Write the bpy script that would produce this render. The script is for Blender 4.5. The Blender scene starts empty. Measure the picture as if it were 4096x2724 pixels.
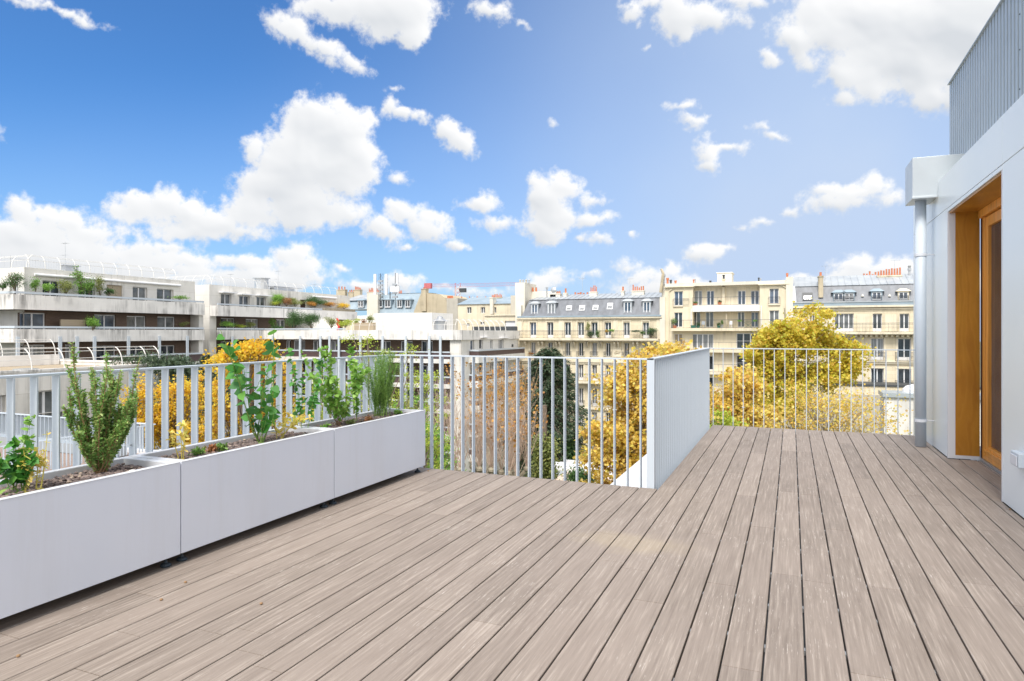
import bpy, math, random
import numpy as np
from mathutils import Vector
random.seed(7)
RNG = np.random.default_rng(11)
C = bpy.context.scene.collection
# ------------------------------------------------------------------ camera model (used to place things at true depth)
FPX, CX, HY, EYE = 2650.0, 2048.0, 1330.0, 1.2
YAW = math.radians(22.87)
SN, CS = math.sin(YAW), math.cos(YAW)
FW, RT = (-SN, CS), (CS, SN)
def dirx(x):
    r = (x-CX)/FPX
    return FW[0]+r*RT[0], FW[1]+r*RT[1]
def at(x, y, d):                       # world point seen in direction (x, y) at depth d
    a, b = dirx(x)
    return Vector((a*d, b*d, EYE+(HY-y)/FPX*d))
def PY(x, y, Y0):                      # on the plane Y = Y0 -> (X, z)
    a, b = dirx(x); d = Y0/b
    return a*d, EYE+(HY-y)/FPX*d
def PX(x, y, X0):                      # on the plane X = X0 -> (Y, z)
    a, b = dirx(x); d = X0/a
    return b*d, EYE+(HY-y)/FPX*d
# ------------------------------------------------------------------ materials
MATS = {}
def nodes_of(name):
    m = bpy.data.materials.new(name); m.use_nodes = True
    nt = m.node_tree; b = nt.nodes['Principled BSDF']
    MATS[name] = m
    return m, nt, b
def N(nt, t, **kw):
    n = nt.nodes.new(t)
    for k, v in kw.items():
        if k in n.inputs.keys(): n.inputs[k].default_value = v
        else: setattr(n, k, v)
    return n
def ramp(nt, fac, stops):
    r = nt.nodes.new('ShaderNodeValToRGB'); nt.links.new(fac, r.inputs[0])
    e = r.color_ramp.elements
    while len(e) < len(stops): e.new(0.5)
    for i, (p, c) in enumerate(stops):
        e[i].position = p; e[i].color = (c[0], c[1], c[2], 1)
    return r.outputs[0]
def noise(nt, scale, detail=5, vec=(1, 1, 1), rough=0.55, coord='Object'):
    tc = nt.nodes.new('ShaderNodeTexCoord'); mp = nt.nodes.new('ShaderNodeMapping')
    mp.inputs['Scale'].default_value = vec
    nt.links.new(tc.outputs[coord], mp.inputs[0])
    n = N(nt, 'ShaderNodeTexNoise', Scale=scale, Detail=detail, Roughness=rough)
    nt.links.new(mp.outputs[0], n.inputs['Vector'])
    return n.outputs[0]
def mixc(nt, fac, a, b, mode='MIX'):
    m = nt.nodes.new('ShaderNodeMix'); m.data_type = 'RGBA'; m.blend_type = mode
    for s, v in ((m.inputs[0], fac), (m.inputs[6], a), (m.inputs[7], b)):
        if isinstance(v, bpy.types.NodeSocket): nt.links.new(v, s)
        elif isinstance(v, (int, float)): s.default_value = v
        else: s.default_value = (v[0], v[1], v[2], 1)
    return m.outputs[2]
def bump(nt, b, h, strength=0.3, dist=0.02):
    bp = N(nt, 'ShaderNodeBump', Strength=strength, Distance=dist)
    nt.links.new(h, bp.inputs['Height']); nt.links.new(bp.outputs[0], b.inputs['Normal'])
def plain(name, col, rough=0.6, var=0.12, scale=3.0, metal=0.0, spec=0.5, vec=(1, 1, 1), bmp=0.0):
    m, nt, b = nodes_of(name)
    n = noise(nt, scale, 5, vec)
    lo = [c*(1-var) for c in col]; hi = [min(1, c*(1+var)) for c in col]
    nt.links.new(ramp(nt, n, [(0.3, lo), (0.7, hi)]), b.inputs['Base Color'])
    b.inputs['Roughness'].default_value = rough; b.inputs['Metallic'].default_value = metal
    b.inputs['Specular IOR Level'].default_value = spec
    if bmp: bump(nt, b, noise(nt, scale*8, 4), bmp)
    return m
def leafmat(name, cols, rough=0.55, trans=0.35):
    m, nt, b = nodes_of(name)
    g = nt.nodes.new('ShaderNodeNewGeometry')
    k = len(cols)
    c = ramp(nt, g.outputs['Random Per Island'], [(i/(k-1) if k > 1 else 0, cc) for i, cc in enumerate(cols)])
    nt.links.new(c, b.inputs['Base Color']); b.inputs['Roughness'].default_value = rough
    t = nt.nodes.new('ShaderNodeBsdfTranslucent'); nt.links.new(c, t.inputs[0])
    mx = nt.nodes.new('ShaderNodeMixShader'); mx.inputs[0].default_value = trans
    nt.links.new(b.outputs[0], mx.inputs[1]); nt.links.new(t.outputs[0], mx.inputs[2])
    nt.links.new(mx.outputs[0], nt.nodes['Material Output'].inputs[0])
    return m
def concrete(name, col, streak=0.5, joint=None):
    m, nt, b = nodes_of(name)
    n1 = noise(nt, 0.5, 6)
    base = ramp(nt, n1, [(0.25, [c*0.86 for c in col]), (0.75, [min(1, c*1.1) for c in col])])
    st = noise(nt, 1.0, 7, (1.6, 1.6, 0.12), 0.7)
    big = noise(nt, 0.22, 3, (1, 1, 2.2))
    mu = N(nt, 'ShaderNodeMath', operation='MULTIPLY'); nt.links.new(ramp(nt, st, [(0.47, (0, 0, 0)), (0.62, (1, 1, 1))]), mu.inputs[0])
    nt.links.new(ramp(nt, big, [(0.4, (0, 0, 0)), (0.62, (1, 1, 1))]), mu.inputs[1])
    m2 = N(nt, 'ShaderNodeMath', operation='MULTIPLY'); nt.links.new(mu.outputs[0], m2.inputs[0]); m2.inputs[1].default_value = streak
    c = mixc(nt, m2.outputs[0], base, [x*0.30 for x in col])
    if joint:
        tc = nt.nodes.new('ShaderNodeTexCoord'); sp = nt.nodes.new('ShaderNodeSeparateXYZ'); nt.links.new(tc.outputs['Object'], sp.inputs[0])
        ad = N(nt, 'ShaderNodeMath', operation='ADD'); nt.links.new(sp.outputs[0], ad.inputs[0]); nt.links.new(sp.outputs[1], ad.inputs[1])
        cb = nt.nodes.new('ShaderNodeCombineXYZ'); nt.links.new(ad.outputs[0], cb.inputs[0]); nt.links.new(sp.outputs[2], cb.inputs[1])
        br = N(nt, 'ShaderNodeTexBrick', Scale=1.0); br.inputs['Brick Width'].default_value = joint[0]; br.inputs['Row Height'].default_value = joint[1]
        br.inputs['Mortar Size'].default_value = joint[2]
        br.inputs['Color1'].default_value = (1, 1, 1, 1); br.inputs['Color2'].default_value = (0.93, 0.93, 0.92, 1); br.inputs['Mortar'].default_value = (0.72, 0.70, 0.66, 1)
        nt.links.new(cb.outputs[0], br.inputs['Vector'])
        c = mixc(nt, 1.0, c, br.outputs[0], 'MULTIPLY')
    nt.links.new(c, b.inputs['Base Color']); b.inputs['Roughness'].default_value = 0.85
    b.inputs['Specular IOR Level'].default_value = 0.25
    return m
def glass(name, col, rough=0.06, stripes=False):
    m, nt, b = nodes_of(name)
    n = noise(nt, 0.9, 4, (1, 1, 1.0) if not stripes else (9, 9, 0.4))
    nt.links.new(ramp(nt, n, [(0.35, [c*0.55 for c in col]), (0.65, [c*1.4 for c in col])]), b.inputs['Base Color'])
    b.inputs['Roughness'].default_value = rough; b.inputs['Specular IOR Level'].default_value = 0.7
    return m
concrete('concrete', (0.74, 0.72, 0.69), 0.85)
concrete('concrete_panel', (0.73, 0.705, 0.66), 0.45, (2.6, 1.35, 0.012))
concrete('limestone', (0.70, 0.615, 0.455), 0.42, (1.1, 0.42, 0.010))
concrete('limestone_trim', (0.71, 0.635, 0.49), 0.4)
concrete('cream_render', (0.70, 0.62, 0.465), 0.4)
concrete('pale_render', (0.68, 0.64, 0.55), 0.15)
concrete('party_wall', (0.50, 0.43, 0.31), 0.6)
concrete('grey_wall', (0.46, 0.43, 0.37), 0.3)
concrete('white_wall', (0.74, 0.725, 0.69), 0.25, (2.0, 1.5, 0.008))
plain('white_paint', (0.74, 0.74, 0.75), 0.4, 0.04)
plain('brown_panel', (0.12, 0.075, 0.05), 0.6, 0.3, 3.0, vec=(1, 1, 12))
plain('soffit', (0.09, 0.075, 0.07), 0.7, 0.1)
plain('beige_shutter', (0.36, 0.29, 0.20), 0.6, 0.1, 2.0, vec=(.2, .2, 20))
plain('slate', (0.145, 0.155, 0.175), 0.5, 0.25, 2.0, vec=(1, 1, .5))
plain('dark_metal', (0.05, 0.055, 0.06), 0.5, 0.1)
plain('terracotta', (0.50, 0.17, 0.08), 0.8, 0.25, 5.0)
plain('steel', (0.45, 0.46, 0.47), 0.35, 0.1, metal=0.6)
plain('guard_white', (0.68, 0.66, 0.62), 0.5, 0.05)
plain('crane_red', (0.50, 0.14, 0.15), 0.5, 0.1)
plain('roof_gravel', (0.36, 0.29, 0.20), 0.95, 0.3, 30, bmp=0.5)
plain('terrace_gravel', (0.30, 0.22, 0.18), 0.95, 0.5, 45, bmp=0.8)
plain('ground_earth', (0.12, 0.12, 0.07), 0.95, 0.5, 1.2)
plain('pot_green', (0.02, 0.13, 0.09), 0.5, 0.1)
plain('bark', (0.17, 0.13, 0.095), 0.9, 0.35, 6, bmp=0.6)
plain('bark_pale', (0.30, 0.26, 0.19), 0.9, 0.35, 5, bmp=0.6)
plain('twig', (0.58, 0.45, 0.36), 0.9, 0.3, 3)
plain('twig_orange', (0.52, 0.38, 0.24), 0.8, 0.3, 3)
plain('stem_brown', (0.30, 0.18, 0.09), 0.8, 0.2, 8)
plain('stem_green', (0.20, 0.32, 0.06), 0.6, 0.2, 8)
plain('stem_yellow', (0.62, 0.52, 0.12), 0.6, 0.2, 8)
plain('rubber', (0.035, 0.05, 0.065), 0.35, 0.1)
plain('cloth_red', (0.6, 0.04, 0.04), 0.8, 0.1)
plain('red_brown', (0.085, 0.055, 0.055), 0.5, 0.2)
glass('glass_dark', (0.035, 0.045, 0.055)); glass('glass_blue', (0.07, 0.10, 0.15)); glass('glass_curtain', (0.24, 0.25, 0.26), 0.1, True)
glass('glass_grey', (0.12, 0.13, 0.135), 0.08)
# painted steel of the railings and planters
m, nt, b = nodes_of('rail_paint'); b.inputs['Base Color'].default_value = (0.50, 0.55, 0.60, 1); b.inputs['Roughness'].default_value = 0.45
m, nt, b = nodes_of('planter_paint')
b.inputs['Specular IOR Level'].default_value = 0.4
pc = ramp(nt, noise(nt, 2.2, 4), [(0.3, (0.67, 0.70, 0.775)), (0.7, (0.70, 0.725, 0.795))])
pc = mixc(nt, ramp(nt, noise(nt, 1.0, 7, (7, 7, .5), .7), [(.52, (0, 0, 0)), (.75, (.16, .16, .16))]), pc, [0.50, 0.48, 0.46])
nt.links.new(pc, b.inputs['Base Color']); b.inputs['Roughness'].default_value = 0.45
# aluminium composite panels of the penthouse
m, nt, b = nodes_of('panel_gloss')
nt.links.new(ramp(nt, noise(nt, 0.9, 3), [(0.3, (0.72, 0.775, 0.79)), (0.7, (0.77, 0.815, 0.825))]), b.inputs['Base Color'])
b.inputs['Roughness'].default_value = 0.28; b.inputs['Metallic'].default_value = 0.0
bump(nt, b, noise(nt, 0.8, 2), 0.06, 0.05)
plain('box_metal', (0.50, 0.535, 0.555), 0.35, 0.05, metal=0.2)
plain('corrugated', (0.42, 0.465, 0.49), 0.38, 0.05, metal=0.35)
plain('edge_trim', (0.62, 0.63, 0.66), 0.4, 0.03)
# zinc sheets
m, nt, b = nodes_of('zinc')
nt.links.new(ramp(nt, noise(nt, 0.7, 6, (1, 1, 1)), [(0.3, (0.33, 0.36, 0.39)), (0.7, (0.46, 0.485, 0.50))]), b.inputs['Base Color'])
b.inputs['Roughness'].default_value = 0.5; b.inputs['Metallic'].default_value = 0.3
m, nt, b = nodes_of('zinc_blue')
nt.links.new(ramp(nt, noise(nt, 0.7, 6), [(0.3, (0.24, 0.31, 0.36)), (0.7, (0.34, 0.41, 0.46))]), b.inputs['Base Color'])
b.inputs['Roughness'].default_value = 0.5; b.inputs['Metallic'].default_value = 0.2
# stained plywood
m, nt, b = nodes_of('stained_ply')
w = N(nt, 'ShaderNodeTexWave', Scale=1.1, Distortion=14.0, Detail=4.0); w.inputs['Detail Scale'].default_value = 1.3
tc = nt.nodes.new('ShaderNodeTexCoord'); mp = nt.nodes.new('ShaderNodeMapping'); mp.inputs['Scale'].default_value = (3, 3, .8)
nt.links.new(tc.outputs['Object'], mp.inputs[0]); nt.links.new(mp.outputs[0], w.inputs[0])
c1 = ramp(nt, w.outputs[1], [(0.0, (0.46, 0.205, 0.020)), (0.5, (0.52, 0.245, 0.028)), (1, (0.49, 0.225, 0.022))])
c2 = ramp(nt, noise(nt, 3.0, 5, (1, 1, .5)), [(0.3, (0.66, 0.58, 0.50)), (0.7, (1, 1, 1))])
nt.links.new(mixc(nt, 1.0, c1, c2, 'MULTIPLY'), b.inputs['Base Color']); b.inputs['Roughness'].default_value = 0.38
plain('door_wood', (0.64, 0.27, 0.045), 0.4, 0.25, 4, vec=(8, 8, .5))
plain('door_gap', (0.05, 0.02, 0.015), 0.6)
# weathered bamboo deck boards
m, nt, b = nodes_of('deck_boards')
g = nt.nodes.new('ShaderNodeNewGeometry')
base = ramp(nt, g.outputs['Random Per Island'], [(0, (0.15, 0.121, 0.100)), (0.3, (0.28, 0.228, 0.190)), (0.7, (0.215, 0.173, 0.144)), (1, (0.37, 0.304, 0.256))])
streak = noise(nt, 1.0, 8, (75, 2.6, 1), 0.65)
patch = noise(nt, 1.7, 5, (1, .6, 1))
c = mixc(nt, ramp(nt, streak, [(0.30, (0, 0, 0)), (0.55, (.35, .35, .35)), (0.72, (1, 1, 1))]), [0.14, 0.109, 0.087], [0.53, 0.455, 0.39])
c = mixc(nt, 0.60, base, c)
sc2 = noise(nt, 1.0, 6, (160, 9, 1), 0.7)
mm = N(nt, 'ShaderNodeMath', operation='MULTIPLY'); nt.links.new(ramp(nt, sc2, [(0.58, (0, 0, 0)), (0.66, (1, 1, 1))]), mm.inputs[0])
nt.links.new(ramp(nt, noise(nt, 2.3, 4), [(0.45, (0, 0, 0)), (0.6, (.8, .8, .8))]), mm.inputs[1])
c = mixc(nt, mm.outputs[0], c, [0.64, 0.58, 0.52])
c = mixc(nt, ramp(nt, patch, [(0.42, (.0, .0, .0)), (0.6, (.35, .35, .35))]), c, [0.305, 0.25, 0.213])
# a yellow pollen stain that lies on the boards in one place
tc = nt.nodes.new('ShaderNodeTexCoord'); sb = N(nt, 'ShaderNodeVectorMath', operation='SUBTRACT'); sb.inputs[1].default_value = (-0.83, 3.75, 0)
nt.links.new(tc.outputs['Object'], sb.inputs[0]); ml = N(nt, 'ShaderNodeVectorMath', operation='MULTIPLY'); ml.inputs[1].default_value = (1.3, 2.2, 0)
nt.links.new(sb.outputs[0], ml.inputs[0]); ln = N(nt, 'ShaderNodeVectorMath', operation='LENGTH'); nt.links.new(ml.outputs[0], ln.inputs[0])
s1 = N(nt, 'ShaderNodeMath', operation='SUBTRACT'); nt.links.new(noise(nt, 3, 5), s1.inputs[0]); nt.links.new(ln.outputs[1], s1.inputs[1])
c = mixc(nt, ramp(nt, s1.outputs[0], [(0.0, (0, 0, 0)), (0.35, (.13, .13, .13))]), c, [0.62, 0.50, 0.27])
nt.links.new(c, b.inputs['Base Color']); b.inputs['Roughness'].default_value = 0.62; b.inputs['Specular IOR Level'].default_value = 0.35
bump(nt, b, streak, 0.25, 0.004)
# stones
m, nt, b = nodes_of('lava_stone')
g = nt.nodes.new('ShaderNodeNewGeometry')
nt.links.new(ramp(nt, g.outputs['Random Per Island'], [(0, (0.11, 0.085, 0.08)), (0.6, (0.20, 0.155, 0.14)), (0.93, (0.27, 0.20, 0.175)), (1, (0.5, 0.40, 0.30))]), b.inputs['Base Color'])
b.inputs['Roughness'].default_value = 0.9
leafmat('leaf_yellow', [(0.80, 0.48, 0.02), (0.92, 0.62, 0.04), (0.94, 0.70, 0.08), (0.50, 0.28, 0.08), (0.74, 0.66, 0.08), (0.90, 0.60, 0.05)], trans=0.5)
leafmat('leaf_gold', [(0.72, 0.50, 0.09), (0.86, 0.64, 0.12), (0.90, 0.72, 0.18), (0.58, 0.54, 0.10), (0.74, 0.45, 0.12), (0.92, 0.78, 0.28), (0.46, 0.28, 0.10)], trans=0.5)
leafmat('leaf_goldgreen', [(0.54, 0.56, 0.06), (0.74, 0.62, 0.08), (0.84, 0.70, 0.12), (0.46, 0.52, 0.06), (0.74, 0.47, 0.08), (0.70, 0.62, 0.08), (0.50, 0.32, 0.06)], trans=0.5)
leafmat('leaf_rust', [(0.50, 0.24, 0.05), (0.60, 0.34, 0.07), (0.36, 0.15, 0.05)])
leafmat('leaf_conifer', [(0.03, 0.06, 0.03), (0.055, 0.095, 0.045), (0.09, 0.125, 0.06), (0.04, 0.075, 0.045)], trans=0.15)
leafmat('leaf_dark', [(0.03, 0.085, 0.02), (0.06, 0.14, 0.035), (0.11, 0.21, 0.055), (0.045, 0.115, 0.03)], trans=0.25)
leafmat('leaf_mid', [(0.09, 0.22, 0.04), (0.17, 0.33, 0.06), (0.26, 0.42, 0.09), (0.11, 0.26, 0.05)])
leafmat('leaf_fresh', [(0.13, 0.32, 0.04), (0.24, 0.45, 0.07), (0.34, 0.55, 0.12), (0.18, 0.38, 0.05)])
leafmat('leaf_olive', [(0.22, 0.26, 0.08), (0.32, 0.36, 0.12), (0.18, 0.24, 0.07), (0.42, 0.40, 0.12)])
leafmat('leaf_lime', [(0.36, 0.46, 0.05), (0.48, 0.55, 0.08), (0.28, 0.42, 0.04), (0.6, 0.55, 0.08)])
leafmat('leaf_shrub', [(0.12, 0.28, 0.06), (0.24, 0.43, 0.10), (0.40, 0.55, 0.16), (0.14, 0.30, 0.07), (0.52, 0.56, 0.20)])
leafmat('leaf_heart', [(0.05, 0.22, 0.03), (0.10, 0.33, 0.05), (0.06, 0.20, 0.06), (0.17, 0.42, 0.05)])
leafmat('leaf_pale_yellow', [(0.75, 0.70, 0.12), (0.85, 0.72, 0.25), (0.80, 0.55, 0.10), (0.62, 0.62, 0.12)])
leafmat('leaf_rusty_red', [(0.40, 0.14, 0.06), (0.52, 0.22, 0.10), (0.28, 0.16, 0.06), (0.20, 0.22, 0.06)])
def M(n): return MATS[n]
# ------------------------------------------------------------------ object helpers
ORG = {}
def tag(o, label=None, cat=None, group=None, kind=None):
    if label: o['label'] = label
    if cat: o['category'] = cat
    if group: o['group'] = group
    if kind: o['kind'] = kind
    return o
def thing(name, label, cat, loc=(0, 0, 0), group=None, rz=0):
    o = bpy.data.objects.new(name, None); C.objects.link(o); o.location = loc; o.rotation_euler = (0, 0, rz)
    o.empty_display_size = 0.2
    ORG[o.name] = Vector(loc)
    return tag(o, label, cat, group)
def root_org(p): return ORG[p.name]
class MB:
    def __init__(s): s.V = []; s.F = []; s.I = []
    def poly(s, pts, m=0):
        n = len(s.V); s.V += [tuple(p) for p in pts]; s.F.append(tuple(range(n, n+len(pts)))); s.I.append(m)
    def hexa(s, c, m=0):               # 8 corners: bottom 4 then top 4
        n = len(s.V); s.V += [tuple(p) for p in c]
        for f in ((3, 2, 1, 0), (4, 5, 6, 7), (0, 1, 5, 4), (1, 2, 6, 5), (2, 3, 7, 6), (3, 0, 4, 7)):
            s.F.append(tuple(n+i for i in f)); s.I.append(m)
    def box(s, x0, x1, y0, y1, z0, z1, m=0):
        s.hexa([(x0, y0, z0), (x1, y0, z0), (x1, y1, z0), (x0, y1, z0), (x0, y0, z1), (x1, y0, z1), (x1, y1, z1), (x0, y1, z1)], m)
    def fbox(s, T, u0, u1, v0, v1, z0, z1, m=0):
        s.hexa([T(u0, v0, z0), T(u1, v0, z0), T(u1, v1, z0), T(u0, v1, z0), T(u0, v0, z1), T(u1, v0, z1), T(u1, v1, z1), T(u0, v1, z1)], m)
    def tube(s, p, q, r0, r1=None, n=6, m=0):
        p = Vector(p); q = Vector(q); r1 = r0 if r1 is None else r1
        d = q-p
        if d.length < 1e-6: return
        d.normalize(); a = d.orthogonal().normalized(); b = d.cross(a)
        k = len(s.V)
        for c, r in ((p, r0), (q, r1)):
            for i in range(n):
                t = 2*math.pi*i/n; s.V.append(tuple(c+(a*math.cos(t)+b*math.sin(t))*r))
        for i in range(n):
            j = (i+1) % n; s.F.append((k+i, k+j, k+n+j, k+n+i)); s.I.append(m)
        s.F.append(tuple(k+n+i for i in range(n))); s.I.append(m)
        s.F.append(tuple(k+n-1-i for i in range(n))); s.I.append(m)
    def path(s, pts, r0, r1=None, n=6, m=0):
        r1 = r0 if r1 is None else r1; L = len(pts)-1
        for i in range(L):
            s.tube(pts[i], pts[i+1], r0+(r1-r0)*i/L, r0+(r1-r0)*(i+1)/L, n, m)
    def lathe(s, c, prof, n=16, m=0):
        c = Vector(c); k = len(s.V)
        for r, z in prof:
            for i in range(n):
                t = 2*math.pi*i/n; s.V.append((c.x+r*math.cos(t), c.y+r*math.sin(t), c.z+z))
        for j in range(len(prof)-1):
            for i in range(n):
                a = k+j*n+i; b = k+j*n+(i+1) % n; s.F.append((a, b, b+n, a+n)); s.I.append(m)
        s.F.append(tuple(k+(len(prof)-1)*n+i for i in range(n))); s.I.append(m)
        s.F.append(tuple(k+n-1-i for i in range(n))); s.I.append(m)
    def build(s, name, mats, parent=None, org=None, smooth=False, bevel=0):
        if isinstance(mats, str): mats = [mats]
        if parent is not None: o0 = root_org(parent)
        elif org is not None: o0 = Vector(org)
        else:
            xs = [v[0] for v in s.V]; ys = [v[1] for v in s.V]; zs = [v[2] for v in s.V]
            o0 = Vector(((min(xs)+max(xs))/2, (min(ys)+max(ys))/2, min(zs)))
        me = bpy.data.meshes.new(name)
        me.from_pydata([(v[0]-o0.x, v[1]-o0.y, v[2]-o0.z) for v in s.V], [], s.F)
        for mm in mats: me.materials.append(M(mm))
        if len(mats) > 1: me.polygons.foreach_set('material_index', s.I)
        if smooth: me.polygons.foreach_set('use_smooth', [True]*len(s.F))
        o = bpy.data.objects.new(name, me); C.objects.link(o)
        if parent is not None: o.parent = parent
        else: o.location = o0
        ORG[o.name] = o0
        if bevel:
            b = o.modifiers.new('bevel', 'BEVEL'); b.width = bevel; b.segments = 2; b.limit_method = 'ANGLE'
        return o
def np_mesh(name, V, K, mats, parent=None, org=(0, 0, 0), smooth=False, mi=None):
    """V: (n*K, 3) vertices of n separate K-sided faces"""
    o0 = root_org(parent) if parent is not None else Vector(org)
    V = V-np.array(o0); n = len(V)//K
    me = bpy.data.meshes.new(name); me.vertices.add(len(V)); me.vertices.foreach_set('co', V.astype(np.float32).ravel())
    me.loops.add(n*K); me.loops.foreach_set('vertex_index', np.arange(n*K, dtype=np.int32))
    me.polygons.add(n); me.polygons.foreach_set('loop_start', np.arange(0, n*K, K, dtype=np.int32))
    me.update(calc_edges=True); me.validate()
    for mm in ([mats] if isinstance(mats, str) else mats): me.materials.append(M(mm))
    if mi is not None: me.polygons.foreach_set('material_index', mi.astype(np.int32))
    o = bpy.data.objects.new(name, me); C.objects.link(o)
    if parent is not None: o.parent = parent
    else: o.location = o0
    ORG[o.name] = o0
    return o
TD = np.array([(0, 0, 0), (.45, .30, .06), (1, 0, -.08), (.45, -.30, .06)])
TW = np.array([(0, 0, 0), (.35, .45, .08), (1, .12, -.05), (.85, -.3, .0), (.3, -.48, .08)])
TN = np.array([(0, 0, 0), (.5, .13, .03), (1, 0, 0), (.5, -.13, .03)])
TH = np.array([(0, 0, 0), (-.06, .26, .03), (.15, .44, .06), (.5, .38, .03), (1.05, 0, -.12), (.5, -.38, .03), (.15, -.44, .06), (-.06, -.26, .03)])
TO = np.array([(0, 0, 0), (.25, .20, .03), (.7, .20, .02), (1, 0, -.04), (.7, -.20, .02), (.25, -.20, .03)])
TM = np.array([(0, 0, 0), (.05, .5, .05), (.4, .25, .02), (.55, .62, -.05), (1, 0, -.1), (.55, -.62, -.05), (.4, -.25, .02), (.05, -.5, .05)])
def leaf_verts(P, size, T, D=None, spread=1.0, nbias=None):
    n = len(P); K = len(T)
    R = RNG.normal(size=(n, 3))
    D = R if D is None else D/np.maximum(1e-6, np.linalg.norm(D, axis=1, keepdims=True))+R*spread*0.5
    D = D/np.linalg.norm(D, axis=1, keepdims=True)
    U = RNG.normal(size=(n, 3)) + (np.array([0, 0, 1.2]) if nbias is None else np.array(nbias))
    B = np.cross(U, D); B /= np.maximum(1e-6, np.linalg.norm(B, axis=1, keepdims=True)); Nn = np.cross(D, B)
    s = size*(0.7+0.6*RNG.random(n))
    V = P[:, None, :] + s[:, None, None]*(T[None, :, 0, None]*D[:, None, :]+T[None, :, 1, None]*B[:, None, :]+T[None, :, 2, None]*Nn[:, None, :])
    return V.reshape(-1, 3)
def ell_points(n, c, r, hollow=0.33):
    d = RNG.normal(size=(n, 3)); d /= np.linalg.norm(d, axis=1, keepdims=True)
    rr = RNG.random(n)**hollow
    return np.array(c)+d*rr[:, None]*np.array(r)
def bush(name, label, cat, c, r, mat, leaf, n, group=None, clumps=10, T=TD, stem='bark', stems=True):
    """foliage ball of clumps with a few stems; c: base centre, r: radii (x, y, half height)"""
    t = thing(name, label, cat, c, group)
    cc = np.array([c[0], c[1], c[2]+r[2]])
    cen = ell_points(clumps, cc, np.array(r)*0.62, 0.5)
    k = RNG.integers(0, clumps, n)
    P = cen[k]+RNG.normal(size=(n, 3))*np.array(r)*0.2*RNG.uniform(.6, 1.3, clumps)[k][:, None]
    P = P[P[:, 2] > c[2]-0.02]
    np_mesh('foliage', leaf_verts(P, leaf, T), len(T), mat, t)
    if stems:
        b = MB()
        for p in cen[:8]:
            q = Vector(c)+(Vector(p)-Vector(c))*0.5+Vector((0, 0, -r[2]*0.1)); b.path([Vector(c), q, Vector(p)], min(r)*0.05, min(r)*0.02, 5)
        b.build('stem', stem, t)
    return t
def tree(name, label, base, ells, leafmat_, leaf, nclump, per, trunk_r, bark='bark', group=None, clump_r=0.55, T=TD, lean=(0, 0), droop=0, cat='tree', limb=0.25, fork=0.35):
    t = thing(name, label, cat, base, group)
    w = np.array([e[1][0]*e[1][1]*e[1][2] for e in ells]); w = w/w.sum()
    cen = []
    for e, ww in zip(ells, w):
        cen.append(ell_points(max(2, int(nclump*ww)), e[0], e[1], 0.45))
    cen = np.concatenate(cen); nc = len(cen)
    k = np.repeat(np.arange(nc), (per*RNG.uniform(.4, 1.5, nc)).astype(int))
    sig = clump_r*RNG.uniform(.5, 1.15, nc)
    P = cen[k]+RNG.normal(size=(len(k), 3))*sig[k][:, None]*np.array([1, 1, .62])
    np_mesh('crown', leaf_verts(P, leaf, T), len(T), leafmat_, t)
    b = MB(); B0 = Vector(base)
    top = Vector(np.mean(cen, axis=0)); zmin = float(cen[:, 2].min()); zmax = float(cen[:, 2].max())
    def axis(f): return B0.lerp(Vector((top.x, top.y, zmax)), f)+Vector((math.sin(f*5)*.15, math.cos(f*4)*.12-.12, 0))
    pts = [axis(i/8) for i in range(9)]
    b.path(pts, trunk_r, trunk_r*0.15, 8)
    H = zmax-B0.z
    for i in range(0, nc, max(1, nc//90)):
        p = Vector(cen[i]); f = max(fork*0.5, min(0.95, (p.z-B0.z)/H-0.16-0.1*random.random()))
        a = axis(f); mid = a.lerp(p, .5)+Vector((random.uniform(-.2, .2), random.uniform(-.2, .2), .25))
        r = trunk_r*limb*(1.1-f)
        b.path([a, mid, p], max(.02, r), .012, 5)
    b.build('trunk', bark, t)
    return t
EXPO, CLOUD, SUN_E, SKYTINT = 1.45, 0.39, 1.5, (0.235, 0.43, 0.63)
# ================================================================== THE TERRACE
# --- own building under the deck
b = MB()
b.box(-3.52, 9.0, -6.0, 5.20, -15.99, -0.09)
b.box(-1.42, 9.0, 5.20, 9.02, -15.99, -0.092)
t = thing('host_building', 'white rendered building that carries the wooden terrace', 'building', (2.5, 1, -16))
b.build('wall', 'white_paint', t)
b = MB(); b.box(-3.52, -3.325, -3.2, 5.20, -0.09, 0.485); b.build('parapet', 'white_paint', t)
# --- deck boards
WX_ = 1.375
GX0, PIT, GAP = -0.945, 0.1417, 0.0070
b = MB(); rr = random.Random(3)
k = -17
while True:
    x0 = GX0+PIT*k+GAP/2; x1 = x0+PIT-GAP
    if x0 > 1.66: break
    if x0 < -3.30: k += 1; continue
    if x0 > 1.30:
        ya, yb = 5.70, 7.42
        x1 = min(x1, 1.655)
    elif x0 < -0.97: ya, yb = -2.6, 5.115
    else: ya, yb = -2.6, 8.945
    runs = [(ya, yb, x1)]
    if 1.30 < x0 < WX_-.01: runs += [(-2.6, ya, WX_-.001), (yb, 8.945, WX_-.001)]
    for ya, yb, x1 in runs:
     y = ya-rr.uniform(0, 1.6)
     while y < yb:
         L = 1.86; e = min(yb, y+L)
         s = max(ya, y)
         if e > s+.02:
             z = rr.uniform(-.0006, .0006); c = .0022
             a0, a1 = s+.0016, e-.0016
             b.hexa([(x0, a0, -.022), (x1, a0, -.022), (x1, a1, -.022), (x0, a1, -.022),
                     (x0, a0, z-c), (x1, a0, z-c), (x1, a1, z-c), (x0, a1, z-c)])
             b.hexa([(x0, a0, z-c), (x1, a0, z-c), (x1, a1, z-c), (x0, a1, z-c),
                     (x0+c, a0+c*.3, z), (x1-c, a0+c*.3, z), (x1-c, a1-c*.3, z), (x0+c, a1-c*.3, z)])
         y += L
    k += 1
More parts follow.
